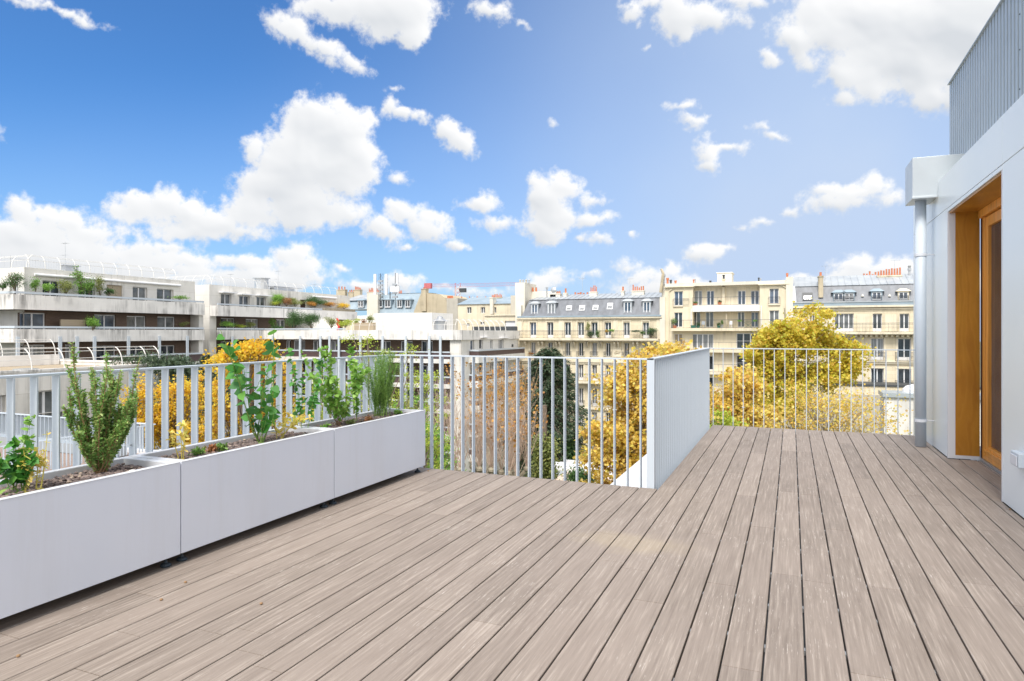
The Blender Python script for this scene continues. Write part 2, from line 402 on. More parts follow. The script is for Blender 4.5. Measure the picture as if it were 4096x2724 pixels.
deck = b.build('deck', 'deck_boards', org=(0, 0, 0)); tag(deck, kind='structure')
b = MB()
b.box(-3.30, 1.60, -2.6, 5.10, -.088, -.040); b.box(-0.96, 1.60, 5.10, 8.94, -.088, -.0402)
o = b.build('deck_underlay', 'dark_metal', org=(0, 0, -.1)); tag(o, kind='structure')
b = MB()                                # metal clips seen down in the gaps between the boards
for k in range(-3, 16):
    for j in range(0, 22):
        x = GX0+PIT*k; y = -0.2+j*0.42+0.03*((k*7) % 3)
        if y > 5.0 and x < -.9: continue
        if x > 1.3: continue
        b.box(x-.0024, x+.0024, y-.014, y+.014, -.03, -.012)
o = b.build('deck_clips', 'steel', org=(0, 0, -.03)); tag(o, kind='structure')
# --- fallen dried bits
# --- railings
def flat_bar(b, x0, x1, y0, y1, z0, z1): b.box(x0, x1, y0, y1, z0, z1)
def railing(name, label, axis, c0, a0, a1, z0, z1, pitch, depth, group=None, thick=.008, top_t=.012, phase=0.0, inner=0.0, rubber=None, bolts=(0.15, 0.85), bolt_every=8, topw=None):
    """axis 'X': the run lies along X at Y=c0; 'Y': along Y at X=c0; bars are deep across the run"""
    loc = (a0, c0, z0) if axis == 'X' else (c0, a0, z0)
    t = thing(name, label, 'railing', loc, group)
    hw = (topw or depth)/2
    b = MB()
    if axis == 'X': b.box(a0, a1, c0-hw, c0+hw, z1-top_t, z1)
    else: b.box(c0-hw, c0+hw, a0, a1, z1-top_t, z1)
    b.build('top_rail', 'rail_paint', t, bevel=.0015)
    n = int((a1-a0-phase)/pitch+1e-6)+1; first = None
    for i in range(n):
        p = a0+phase+i*pitch
        if p > a1: break
        if first is None:
            b = MB()
            if axis == 'X': b.box(p-thick/2, p+thick/2, c0-depth/2, c0+depth/2, z0, z1-top_t)
            else: b.box(c0-depth/2, c0+depth/2, p-thick/2, p+thick/2, z0, z1-top_t)
            first = b.build('baluster', 'rail_paint', t)
        else:
            o = first.copy(); C.objects.link(o); o.parent = t
            o.location = (i*pitch, 0, 0) if axis == 'X' else (0, i*pitch, 0)
        if bolt_every and i % bolt_every == 3:
            for f in bolts:
                z = z0+(z1-z0)*f; b = MB()
                if axis == 'X': b.tube((p-.016, c0, z), (p+.016, c0, z), .005, n=8)
                else: b.tube((c0, p-.016, z), (c0, p+.016, z), .005, n=8)
                b.build('bolt', 'steel', t)
    return t
railing('balcony_railing', 'pale grey railing of flat bars behind the long planters', 'Y', -3.36, -1.08, 5.10, 0.485, 1.0, 0.1035, 0.052, phase=.02, bolts=(.18, .8))
railing('balcony_railing', 'pale grey railing of flat bars running from the planters to the solid looking corner', 'X', 5.145, -3.36, -0.975, -0.085, 1.0, 0.1035, 0.050, phase=.105, bolts=(.25, .62, .9))
railing('balcony_railing', 'grey railing seen edge on, its bars closing into a solid face', 'Y', -1.0, 5.12, 8.93, -0.085, 1.0, 0.1035, 0.058, phase=.0, bolt_every=0)
railing('balcony_railing', 'far thin barred grey railing across the end of the narrow deck', 'X', 8.985, -1.0, 1.345, -0.085, 1.0, 0.1235, 0.022, phase=.06, bolt_every=9, bolts=(.3, .55, .85), thick=.009, topw=.03)
# --- planters
def planter(y0, y1, label):
    xf, xb, zt, zb, th, lip = -2.91, -3.31, 0.530, 0.056, .004, .045
    t = thing('planter', label, 'planter', ((xf+xb)/2, (y0+y1)/2, 0), 'white metal planters along the railing')
    b = MB()
    b.box(xf-th, xf, y0, y1, zb, zt-.0022); b.box(xb, xb+th, y0, y1, zb, zt-.0022)
    b.box(xb+th, xf-th, y0, y0+th, zb, zt-.0022); b.box(xb+th, xf-th, y1-th, y1, zb, zt-.0022)
    b.box(xb+th, xf-th, y0+th, y1-th, zb+.001, zb+.012)
    b.build('body', 'planter_paint', t)
    b = MB(); li = lip*.8
    b.box(xf-li, xf+.001, y0+.0005, y1-.0005, zt-.002, zt+.001); b.box(xb-.001, xb+li, y0+.0005, y1-.0005, zt-.002, zt+.001)
    b.box(xb+li, xf-li, y0+.0005, y0+lip, zt-.002, zt+.001); b.box(xb+li, xf-li, y1-lip, y1-.0005, zt-.002, zt+.001)
    b.box(xf-li-.002, xf-li, y0+lip, y1-lip, zt-.045, zt-.002); b.box(xb+li, xb+li+.002, y0+lip, y1-lip, zt-.045, zt-.002)
    b.box(xb+li+.002, xf-li-.002, y1-lip, y1-lip+.002, zt-.045, zt-.002)
    b.build('rim', 'edge_trim', t)
    for px in (xf-.05, xb+.05):
        for py in (y0+.045, y1-.045):
            b = MB(); b.lathe((px, py, .001), [(.026, 0), (.027, .006), (.022, .014), (.010, .020), (.008, .026), (.006, .03), (.006, .055)], 16)
            b.build('foot', 'rubber', t, smooth=False)
    # the stones filling it
    s = MB(); r2 = random.Random(int(y0*100)); zg = zt-.028
    s.box(xb+th+.001, xf-th-.001, y0+th+.001, y1-th-.001, zg-.06, zg-.012)
    for i in range(1500):
        cx = r2.uniform(xb+li+.006, xf-li-.006); cy = r2.uniform(y0+lip+.005, y1-lip-.005); R = r2.uniform(.007, .0135)
        cz = zg-.008+r2.uniform(0, .012); k0 = len(s.V); ph = r2.uniform(0, 6)
        pr = [(0.75, -.45), (1.0, .05), (.62, .55)]; nn = 6
        fl = r2.uniform(.55, .9); ex = r2.uniform(.7, 1.4)
        for (q, zz) in pr:
            for j in range(nn):
                a = 2*math.pi*j/nn+ph; w = R*q*r2.uniform(.8, 1.15)
                s.V.append((cx+w*math.cos(a)*ex, cy+w*math.sin(a), cz+zz*R*fl+r2.uniform(-.15, .15)*R))
        for jj in range(2):
            for j in range(nn):
                a = k0+jj*nn+j; c2 = k0+jj*nn+(j+1) % nn; s.F.append((a, c2, c2+nn, a+nn)); s.I.append(0)
        s.F.append(tuple(k0+2*nn+j for j in range(nn))); s.I.append(0)
    o = s.build('gravel', 'lava_stone', org=((xf+xb)/2, (y0+y1)/2, zg-.05))
    tag(o, 'brown lava stones filling the planter '+('that runs out of the picture' if y1 < 3 else 'below the heart leaved sapling' if y1 < 4 else 'next to the bare railing corner' if y1 > 4.5 else ''), 'stones', kind='stuff')
planter(1.258, 2.488, 'long white planter holding the tall bushy green shrub and stones')
planter(2.496, 3.736, 'white planter in the middle of the row, holding the heart leaved sapling')
planter(3.744, 4.974, 'white planter at the end of the row beside the bare railing')
# small brown bits lying on the deck
for i, (x, y) in enumerate(((2082/1, 1908), (1713, 1885), (73, 2628), (645, 2402), (1045, 2418), (4040, 2040), (742, 2332))):
    if i == 0: continue
    d = FPX*EYE/(y-HY); p = at(x, y, d); b = MB()
    b.lathe((p.x, p.y, .001), [(.004, 0), (.0075, .003), (.006, .007), (.002, .009)], 7)
    tag(b.build('dry_seed', 'stem_brown'), 'small dry brown seed lying on the deck boards', 'seed', 'dry seeds scattered on the deck')
# ================================================================== THE PENTHOUSE WALL
WX = 1.375
t = thing('penthouse', 'pale glossy panelled penthouse wall with a wooden patio door and ribbed upper cladding', 'building', (WX, 6, 0))
J = .006
def panel(y0, y1, z0, z1, x=WX, th=.05):
    b = MB(); b.box(x, x+th, y0+J/2, y1-J/2, z0+J/2, z1-J/2); return b.build('wall_panel', 'panel_gloss', t, bevel=.002)
panel(-3.2, 2.6, 0.004, 2.39); panel(2.6, 5.665, 0.004, 2.39); panel(7.455, 8.2, 0.004, 2.39); panel(8.2, 9.38, -0.08, 2.39)
panel(-3.2, 2.2, 2.39, 2.74); panel(2.2, 5.675, 2.39, 2.74); panel(5.675, 8.2, 2.39, 2.74); panel(8.2, 9.38, 2.39, 2.74)
panel(5.665, 7.455, 2.352, 2.39)
b = MB(); b.box(WX+.052, WX+.2, -3.2, 5.60, -.08, 2.73); b.box(WX+.052, WX+.2, 7.52, 9.37, -.08, 2.73); b.box(WX+.052, WX+.2, 5.60, 7.52, 2.40, 2.73)
b.box(WX+.9, 9.0, -3.2, 9.36, -.08, 2.70)
b.build('wall_core', 'dark_metal', t)
b = MB(); b.box(WX+.02, 3.0, -3.2, 9.37, 2.742, 2.752); b.build('coping', 'panel_gloss', t)
# opening trims
b = MB()
b.box(WX-.002, WX+.06, 5.664, 5.682, .003, 2.353); b.build('opening_trim', 'edge_trim', t); b = MB(); b.box(WX-.002, WX+.06, 7.438, 7.458, .003, 2.353)
b.box(WX+.06, WX+.262, 7.437, 7.457, .003, .035)
b.build('opening_trim', 'edge_trim', t)
b = MB(); b.box(WX+.0605, WX+.255, 7.439, 7.456, .036, 2.35); b.build('jamb_lining', 'stained_ply', t)
b = MB(); b.box(WX+.0605, WX+.255, 5.662, 5.680, .003, 2.35); b.build('jamb_lining', 'stained_ply', t)
b = MB(); b.box(WX+.012, WX+.30, 5.6825, 7.4375, 2.335, 2.351); b.build('soffit_lining', 'stained_ply', t)
# the door: dark strip, outer frame, sash, glass
dx = WX+.262
door = MB()
door.box(dx-.002, dx+.02, 7.395, 7.437, .004, 2.333); door.box(dx+.06, dx+.09, 5.68, 7.40, .01, 2.333)
d_o = door.build('door', 'door_gap', t)
b = MB()
b.box(dx+.002, dx+.07, 7.315, 7.394, .030, 2.26); b.box(dx+.002, dx+.07, 5.68, 5.75, .030, 2.26)
b.box(dx-.030, dx+.07, 5.68, 7.394, 2.262, 2.334); b.box(dx+.002, dx+.07, 5.75, 7.315, .030, .075)
b.box(dx-.008, dx+.07, 7.262, 7.308, .078, 2.255)
b.build('frame', 'door_wood', d_o, bevel=.003)
b = MB()
b.box(dx-.004, dx+.05, 7.175, 7.255, .078, 2.25); b.box(dx-.004, dx+.05, 5.752, 5.832, .078, 2.25)
b.box(dx-.004, dx+.05, 5.832, 7.175, .078, .165); b.box(dx-.004, dx+.05, 5.832, 7.175, 2.16, 2.25)
b.box(dx-.018, dx-.004, 5.80, 7.25, .120, .135)
b.build('sash', 'door_wood', d_o, bevel=.003)
b = MB(); b.box(dx+.022, dx+.030, 5.834, 7.173, .167, 2.158); b.build('pane', 'glass_dark', d_o)
b = MB(); b.box(dx-.012, dx+.07, 5.682, 7.436, .003, .028); b.build('threshold', 'steel', d_o)
# gutter box, down pipe, bracket
b = MB(); b.hexa([(1.15, 7.90, 2.585), (1.62, 7.90, 2.585), (1.62, 8.37, 2.585), (1.15, 8.37, 2.585), (1.15, 7.90, 3.0), (1.62, 7.90, 3.0), (1.62, 8.37, 3.0), (1.15, 8.37, 3.0)])
b.box(1.145, 1.375, 7.893, 7.899, 2.578, 2.60)
g_o = b.build('gutter_box', 'box_metal', t, bevel=.002)
b = MB(); b.tube((1.252, 8.09, .004), (1.252, 8.09, 2.59), .052, n=24); p_o = b.build('down_pipe', 'rail_paint', t)
for f in p_o.data.polygons: f.use_smooth = abs(f.normal.z) < .5
b = MB()
for zz in (.262, 2.0): b.lathe((1.252, 8.09, zz), [(.0525, 0), (.058, .0), (.058, .03), (.0525, .03)], 24); b.tube((1.30, 8.09, zz+.015), (1.374, 8.09, zz+.015), .005, n=8)
b.build('pipe_clamp', 'edge_trim', p_o)
# ribbed cladding above
b = MB(); X0 = 1.60; y = -3.0; pit = .092; dp = .032
prof = []
while y < 8.57-pit:
    prof += [(X0, y), (X0, y+pit*.58), (X0+dp, y+pit*.62), (X0+dp, y+pit*.96)]; y += pit
prof += [(X0, y), (X0, 8.575)]
for (xa, ya), (xb_, yb_) in zip(prof, prof[1:]):
    b.poly([(xa, ya, 2.755), (xb_, yb_, 2.755), (xb_, yb_, 3.92), (xa, ya, 3.92)])
b.poly([(X0, 8.575, 2.755), (4, 8.575, 2.755), (4, 8.575, 3.92), (X0, 8.575, 3.92)])
b.build('ribbed_cladding', 'corrugated', t)
b = MB(); b.box(X0-.018, X0+.10, -3, 8.585, 3.921, 3.932); b.box(X0+.10, 4.0, -3, 8.585, 3.925, 3.931); b.build('cladding_cap', 'corrugated', t)
b = MB()
for zz in (3.05, 3.35, 3.62):
    b.tube((X0-.004, 6.14, zz), (X0+.001, 6.14, zz), .006, n=8)
b.build('screw', 'dark_metal', t)
# socket on the wall
b = MB(); b.box(WX-.045, WX-.001, 5.135, 5.30, .335, .428); s_o = b.build('socket_box', 'rail_paint', t, bevel=.006)
b = MB(); b.box(WX-.052, WX-.046, 5.15, 5.285, .345, .41); b.build('lid', 'edge_trim', s_o, bevel=.003)
# ================================================================== LOWER TERRACE ON THE LEFT
b = MB(); b.box(-60, -3.53, -10, 16.9, -15.98, -3.25)
t = thing('lower_wing', 'lower white building wing with a brown gravel roof below the planters', 'building', (-20, 3, -16))
b.build('wall', 'white_wall', t)
b = MB(); b.box(-20.75, -20.4, -10, 16.9, -3.249, -3.0); b.box(-60, -20.75, 16.6, 16.9, -3.249, -3.0); b.box(-4.2, -3.54, -10, 16.9, -3.249, -3.0); b.box(-20.4, -4.2, 16.5, 16.9, -3.249, -2.9)
b.build('coping', 'white_paint', t)
b = MB(); b.box(-60, -20.76, -10, 16.59, -3.249, -3.12); b.build('roof', 'terrace_gravel', t)
for yy in (9, 12.5, 15.6):
    b = MB(); b.box(-50, -21.4, yy, yy+.5, -3.10, -2.75); b.build('roof_ledge', 'corrugated', t)
railing('roof_railing', 'lower grey roof railing that closes into a solid panel further away', 'X', 16.78, -52, -20.9, -2.98, -2.06, 0.11*2.2, 0.14, bolt_every=0, thick=.02, top_t=.03)
railing('roof_railing', 'lower grey roof railing of thin bars beside the gravel roof', 'Y', -20.9, 6.0, 16.78, -2.98, -2.06, 0.12, 0.04, bolt_every=0, thick=.02, top_t=.03)
# ================================================================== BUILDINGS
class Zm:                              # reading frames: position in an enlarged view -> position in the photograph
    def __init__(s, x, y, k): s.x, s.y, s.k = x, y, k
    def __call__(s, a, b): return s.x+a*s.k, s.y+b*s.k
z1, z2, z3 = Zm(0, 960, .3827), Zm(700, 960, .3827), Zm(1300, 1000, .3827)
z4, z5, z6 = Zm(2000, 1000, .34), Zm(2600, 960, .2761), Zm(3100, 1000, .2761)
z7, z8, z9 = Zm(3300, 1350, .2614), Zm(2100, 1380, .389), Zm(2700, 1250, .4783)
class Fac:
    def __init__(s, th, axis, c, u0, u1, z0, z1, reveal=.22):
        s.t, s.axis, s.c, s.u0, s.u1, s.z0, s.z1, s.rv = th, axis, c, u0, u1, z0, z1, reveal; s.op = []
    def T(s, u, v, z): return (u, s.c+v, z) if s.axis == 'Y' else (s.c-v, u, z)
    def px(s, x, y, dv=0): return PY(x, y, s.c+dv) if s.axis == 'Y' else PX(x, y, s.c-dv)
    def rect(s, Z, a, b, c, d, dv=0):
        u0, zt = s.px(*Z(a, b), dv); u1, zb = s.px(*Z(c, d), dv); return u0, u1, zb, zt
    def wall(s, mat, name='wall', rmat=None):
        us = sorted({s.u0, s.u1, *[min(max(v, s.u0), s.u1) for o in s.op for v in o[:2]]}); zs = sorted({s.z0, s.z1, *[min(max(v, s.z0), s.z1) for o in s.op for v in o[2:]]})
        b = MB()
        for ua, ub in zip(us, us[1:]):
            for za, zb in zip(zs, zs[1:]):
                if ub-ua < 1e-5 or zb-za < 1e-5: continue
                um, zm = (ua+ub)/2, (za+zb)/2
                if any(o[0] < um < o[1] and o[2] < zm < o[3] for o in s.op): continue
                b.poly([s.T(ua, 0, za), s.T(ub, 0, za), s.T(ub, 0, zb), s.T(ua, 0, zb)])
        for a, c, e, f in s.op:
            r = s.rv
            for (p, q) in (((a, e), (a, f)), ((c, f), (c, e)), ((a, f), (c, f)), ((c, e), (a, e))):
                b.poly([s.T(p[0], 0, p[1]), s.T(q[0], 0, q[1]), s.T(q[0], r+.12, q[1]), s.T(p[0], r+.12, p[1])])
        return b.build(name, mat, s.t)
    def window(s, r, glass='glass_dark', n=2, depth=None, fw=.07, frame='white_paint', tr=0, kick=0, mull=None, hole=True, box=0, open_=0):
        u0, u1, a, c = r; dp = s.rv if depth is None else depth
        if hole: s.op.append((u0, u1, a, c))
        b = MB(); T = s.T; c2 = c-box
        if box: b.fbox(T, u0+.003, u1-.003, dp-.08, dp+.06, c2, c-.003)
        b.fbox(T, u0, u0+fw, dp, dp+.06, a, c2); b.fbox(T, u1-fw, u1, dp, dp+.06, a, c2)
        b.fbox(T, u0+fw, u1-fw, dp, dp+.06, c2-fw, c2); b.fbox(T, u0+fw, u1-fw, dp, dp+.06, a, a+fw+kick)
        mw = mull or fw*1.5
        for i in range(1, n):
            m_ = u0+(u1-u0)*i/n; b.fbox(T, m_-mw/2, m_+mw/2, dp-.01, dp+.055, a+fw+kick, c2-fw)
        for i in range(tr):
            zz = a+kick+(c2-a-kick)*(i+1)/(tr+1)
            b.fbox(T, u0+fw, u1-fw, dp+.006, dp+.05, zz-.02, zz+.02)
        o = b.build('window', frame, s.t)
        b = MB(); b.fbox(T, u0+fw*.5, u1-fw*.5, dp+.062, dp+.07, a+.02, c2-.02); b.build('pane', glass, o)
        return o
def bld(name, label, u, y, z=-16): return thing(name, label, 'building', (u, y, z))
def part_box(t, name, mat, *bx, bevel=0):
    b = MB()
    for q in bx: b.box(*q)
    return b.build(name, mat, t, bevel=bevel)
def iron_rail(t, T, u0, u1, v, z0, z1, pitch=.13, name='balcony_railing', mat='dark_metal', fancy=True, side=0, th=.012):
    b = MB(); b.fbox(T, u0, u1, v-.02, v+.02, z1-.04, z1); b.fbox(T, u0, u1, v-.012, v+.012, z0+.06, z0+.085)
    if fancy: b.fbox(T, u0, u1, v-.012, v+.012, z1-.17, z1-.145)
    n = max(2, int((u1-u0)/pitch))
    for i in range(n+1):
        u = u0+(u1-u0)*i/n; w = th if i % 9 else th*2
        b.fbox(T, u-w/2, u+w/2, v-w/2, v+w/2, z0, z1-.04)
        if fancy and i < n:
            um = u+(u1-u0)/n/2; zc = (z0+z1)/2
            p = [T(um+.035*math.cos(q*1.047), v, zc+.10*math.sin(q*1.047)) for q in range(7)]
            for a_, c_ in zip(p, p[1:]): b.tube(a_, c_, .006, n=4)
    if side:
        for uu in (u0, u1):
            b.fbox(T, uu-.015, uu+.015, v, v+side, z1-.04, z1); b.fbox(T, uu-.01, uu+.01, v, v+side, z0+.06, z0+.085)
            for j in range(1, int(side/.13)): b.fbox(T, uu-.006, uu+.006, v+j*.13, v+j*.13+.012, z0, z1-.04)
    return b.build(name, mat, t)
def pots(b, T, u0, u1, v, z, n, h=.5, r=.13, rnd=None, m=0):
    for i in range(n):
        u = u0+(u1-u0)*(i+.5)/n; hh = h*random.uniform(.6, 1.15); p = T(u, v, z)
        b.lathe(p, [(r, 0), (r*.8, hh*.85), (r*.95, hh*.86), (r*.9, hh)], 10, m)
def chimney(t, T, u0, u1, v0, v1, z0, z1, npots, mat='pale_render', poth=.5, roof=None):
    b = MB(); b.fbox(T, u0, u1, v0, v1, z0, z1-.12); b.fbox(T, u0-.06, u1+.06, v0-.06, v1+.06, z1-.12, z1)
    o = b.build('chimney', mat, t)
    for i in range(npots):
        b = MB(); q = (u1-u0)/npots; pots(b, T, u0+q*i, u0+q*(i+1), (v0+v1)/2, z1, 1, poth, min(.14, q*.36)); b.build('chimney_pot', 'terracotta', o)
    return o
def antenna(name, label, p, h, kind=0, group=None, arms=3):
    t = thing(name, label, 'antenna', p, group)
    b = MB(); P0 = Vector(p); b.tube(P0, P0+Vector((0, 0, h)), .022, .014, 6); b.build('mast', 'steel', t)
    b = MB()
    zt = P0+Vector((0, 0, h*.95)); b.tube(zt+Vector((-.5, .1, 0)), zt+Vector((.55, -.1, 0)), .012, n=4)
    for i in range(7):
        q = zt+Vector((-.45+i*.15, .08-.03*i, 0)); b.tube(q+Vector((-.05, -.22, 0)), q+Vector((.05, .22, 0)), .008, n=4)
    if kind:
        z2_ = P0+Vector((0, 0, h*.6)); b.tube(z2_+Vector((-.7, .1, 0)), z2_+Vector((.1, 0, 0)), .010, n=4)
        for i in range(5):
            q = z2_+Vector((-.65+i*.16, .09, 0)); b.tube(q+Vector((0, -.2, 0)), q+Vector((0, .2, 0)), .007, n=4)
    b.build('aerial', 'steel', t)
def hoop_rail(t, pts, inward, h=1.05, lean=.55, rails=(0.45, 0.8, 1.0), r=.028, mat='guard_white', name='guard_rail'):
    """curved guard rail along pts; every hoop bends towards `inward`"""
    inw = Vector(inward); b = MB()
    def hp(p, f):
        a = f*math.radians(78)
        return Vector(p)+Vector((0, 0, h*math.sin(a)/math.sin(math.radians(78))))+inw*(lean*(1-math.cos(a)))
    for p in pts:
        b.path([hp(p, i/6) for i in range(7)], r, n=5)
    for f in rails:
        b.path([hp(p, f) for p in pts], r*.6, n=5)
    return b.build(name, mat, t)
def lerp(a, b_, n): return [tuple(a[k]+(b_[k]-a[k])*i/(n-1) for k in range(3)) for i in range(n)]
# ---------------------------------------------------------------- A: concrete block on the left
XA, WA = -59.2, -60.8
A = bld('apartment_building', 'long concrete apartment block with stained white balcony bands, nearest on the left', -62, 44)
f = Fac(A, 'X', WA, 36.2, 53.9, 3.15, 6.83, .25)
for q, g in (((445, 420, 640, 550), 'glass_dark'), ((820, 445, 995, 575), 'glass_dark'), ((1387, 487, 1540, 625), 'glass_grey'), ((1640, 507, 1815, 640), 'glass_grey')):
    u0, u1, a, c = f.rect(z1, *q); f.window((u0, u1, 3.3, c), g, 2)
u0, u1, a, c = f.rect(z1, 1115, 465, 1280, 600); f.op.append((u0, u1, 3.3, c))
b = MB(); b.fbox(f.T, u0, u1, .15, .2, 3.3, c); b.build('shutter', 'beige_shutter', A)
f.wall('concrete_panel')
part_box(A, 'roof', 'concrete', (-80, WA-.004, 36.204, 53.896, 6.58, 6.827))
f2 = Fac(A, 'Y', 36.2, -80, WA, -16, 6.828, .25); q = f2.rect(z1, 100, 445, 190, 530); f2.window((q[0], q[1], 3.3, q[3]), 'glass_dark'); f2.wall('concrete_panel')
part_box(A, 'end_wall', 'concrete_panel', (-80, WA-.003, 53.55, 53.9, -16, 6.57), (WA, XA-.35, 53.3, 53.9, -16, 3.1))
b = MB()
for (a0, a1) in ((360, 1050), (1060, 1885)):
    (ya, za), (yb, zb) = PX(*z1(a0, 350), WA+.12), PX(*z1(a1, 350), WA+.12)
    b.tube((WA+.14, ya, 6.25), (WA+.14, yb, 6.25), .12, n=12)
    b.build('awning_roll', 'white_paint', A); b = MB()
fl = Fac(A, 'X', WA, 36.2, 53.3, .45, 3.12, .15)
for q, g in (((205, 755, 475, 905), 'glass_blue'), ((985, 775, 1210, 905), 'glass_blue'), ((1325, 790, 1525, 905), 'glass_grey'), ((1645, 797, 1830, 905), 'glass_grey')):
    u0, u1, a, c = fl.rect(z1, *q); fl.window((u0, u1, .5, c-.02), g, 2, fw=.09)
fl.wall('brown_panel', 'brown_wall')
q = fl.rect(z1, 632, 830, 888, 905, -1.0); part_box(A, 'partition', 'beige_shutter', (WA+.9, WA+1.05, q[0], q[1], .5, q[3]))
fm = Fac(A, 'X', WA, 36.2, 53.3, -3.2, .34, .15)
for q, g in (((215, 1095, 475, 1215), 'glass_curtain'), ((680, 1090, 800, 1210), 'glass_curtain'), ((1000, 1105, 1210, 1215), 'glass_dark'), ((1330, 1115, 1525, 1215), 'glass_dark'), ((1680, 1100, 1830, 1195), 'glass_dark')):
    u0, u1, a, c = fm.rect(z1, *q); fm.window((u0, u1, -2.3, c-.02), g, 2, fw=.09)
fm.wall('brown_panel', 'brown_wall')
for (zb, zt, mt) in ((3.13, 4.37, 1), (.37, 1.48, 1)):
    b = MB(); b.box(XA-.18, XA, 34.4, 53.75, zb, zt); b.box(-80, XA-.18, 34.4, 34.58, zb, zt); b.box(WA+.003, XA-.18, 53.57, 53.75, zb, zt)
    b.build('balcony_band', 'concrete', A)
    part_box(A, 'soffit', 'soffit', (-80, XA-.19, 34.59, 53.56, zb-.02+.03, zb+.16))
    part_box(A, 'hand_rail', 'rail_paint', (XA-.24, XA-.02, 34.5, 53.7, zt+.09, zt+.27), (-80, XA-.24, 34.5, 34.72, zt+.09, zt+.27))
    b = MB()
    for i in range(20): y = 35+i*.98; b.box(XA-.15, XA-.11, y, y+.04, zt, zt+.09)
    b.build('rail_stud', 'steel', A)
part_box(A, 'hand_rail', 'rail_paint', (XA-.24, XA-.05, 42, 53.7, -1.15, -.98)); part_box(A, 'glass_guard', 'red_brown', (XA-.16, XA-.12, 42, 53.7, -1.9, -1.15))
part_box(A, 'balcony_band', 'concrete', (XA-.18, XA-.003, 42, 53.75, -2.4, -1.92), (WA, XA-.18, 42, 53.75, -2.4, -2.2))
part_box(A, 'wall', 'concrete_panel', (-80, WA-.5, 36.5, 53.5, -16, -3.2), (WA-.5, WA, 36.5, 53.5, -16, -3.21))
for zx in (188, 630, 808, 990, 1345, 1668, 1960):
    y0, _ = PX(*z1(zx, 1020), XA+.1); part_box(A, 'post', 'rail_paint', (XA+.01, XA+.14, y0-.13, y0+.13, -3.2, .85))
hoop_rail(A, lerp((WA+.0, 36.6, 6.83), (WA+.0, 51.5, 6.83), 12), (-1, 0, 0), 1.15, .7)
hoop_rail(A, lerp((-78, 36.5, 6.83), (WA-.2, 36.5, 6.83), 9), (0, 1, 0), 1.15, .7)
# caged terrace on the roof
(ya, zz), (yb, _) = PX(*z1(110, 190), -66), PX(*z1(1265, 260), -66)
b = MB(); n = 46
for i in range(n): y = ya+(yb-ya)*i/(n-1); b.tube((-66, y, 6.8), (-66, y, 8.25), .008, n=4)
for i in range(10): b.tube((-66-i*.9, ya, 6.8), (-66-i*.9, ya, 8.25), .008, n=4)
b.box(-66.03, -65.97, ya, yb, 8.0, 8.03); b.box(-75, -66, ya-.03, ya+.03, 8.0, 8.03)
b.build('roof_cage', 'steel', A)
q0, _ = PX(*z1(680, 300), -64); q1, _ = PX(*z1(820, 300), -64)
part_box(A, 'roof_vent', 'steel', (-64.6, -64, q0, q0+1.1, 6.8, 7.6), (-64.7, -63.9, q0-.3, q1+.2, 7.602, 7.68), (-64.2, -64.1, q1-.1, q1, 6.8, 7.6))
p = PX(*z1(682, 260), -64.9); antenna('roof_antenna', 'tall TV antenna on the roof of the concrete block nearest on the left', (-64.9, p[0], 6.8), 3.2, 1)
# ---------------------------------------------------------------- G: low wing with the brown roof
XG = -42.6
G = bld('low_building', 'low concrete building behind the left railing with a brown gravel roof and curved guard rails', -50, 20)
f = Fac(G, 'X', XG, -12, 36.6, -16, -1.2, .35)
Zg = Zm(0, 1550, .2998)
u0, u1, a, c = f.rect(Zg, 455, 50, 770, 345); f.window((u0, u1, a-.25, c), 'glass_grey', 2, fw=.1, depth=.25)
u0, u1, a, c = f.rect(Zg, -160, 95, 80, 310); f.window((u0, u1, a-.25, c-.1), 'glass_dark', 2, fw=.1)
for dz in (-4.2, -7.6):
    for y in (8, 14, 20, 26, 32): f.window((y, y+1.9, dz-1.1, dz+.4), 'glass_dark')
f.wall('concrete_panel')
part_box(G, 'end_wall', 'concrete_panel', (-59.0, XG-.003, 36.3, 36.6, -16, -1.2))
part_box(G, 'coping', 'concrete', (XG-.4, XG+.03, -12, 36.65, -1.199, -1.06), (-58.8, XG-.4, 36.25, 36.65, -1.199, -1.06), (-56.6, -56.2, -12, 36.2, -1.45, -.62))
part_box(G, 'roof', 'roof_gravel', (-58.9, XG-.41, -12, 36.2, -1.7, -1.46))
for (x, y) in ((-46, 23), (-46.5, 25.4), (-46.6, 28), (-47, 31), (-50, 22), (-50, 25.5), (-50, 29)):
    part_box(G, 'roof_hatch', 'corrugated', (x, x+.9, y, y+1.2, -1.459, -1.33))
ys = []
for zx in (-330, 10, 350, 690, 1005, 1295, 1550, 1690): ys.append(PX(*z1(zx, 1340), XG)[0])
hoop_rail(G, [(XG-.15, y, -1.06) for y in ys], (-1, 0, 0), 1.25, .9, (.35, .7, 1), .035)
hoop_rail(G, lerp((-56.4, 12, -.62), (-56.4, 36, -.62), 13), (-1, 0, 0), 1.25, .9, (.35, .7, 1), .035)
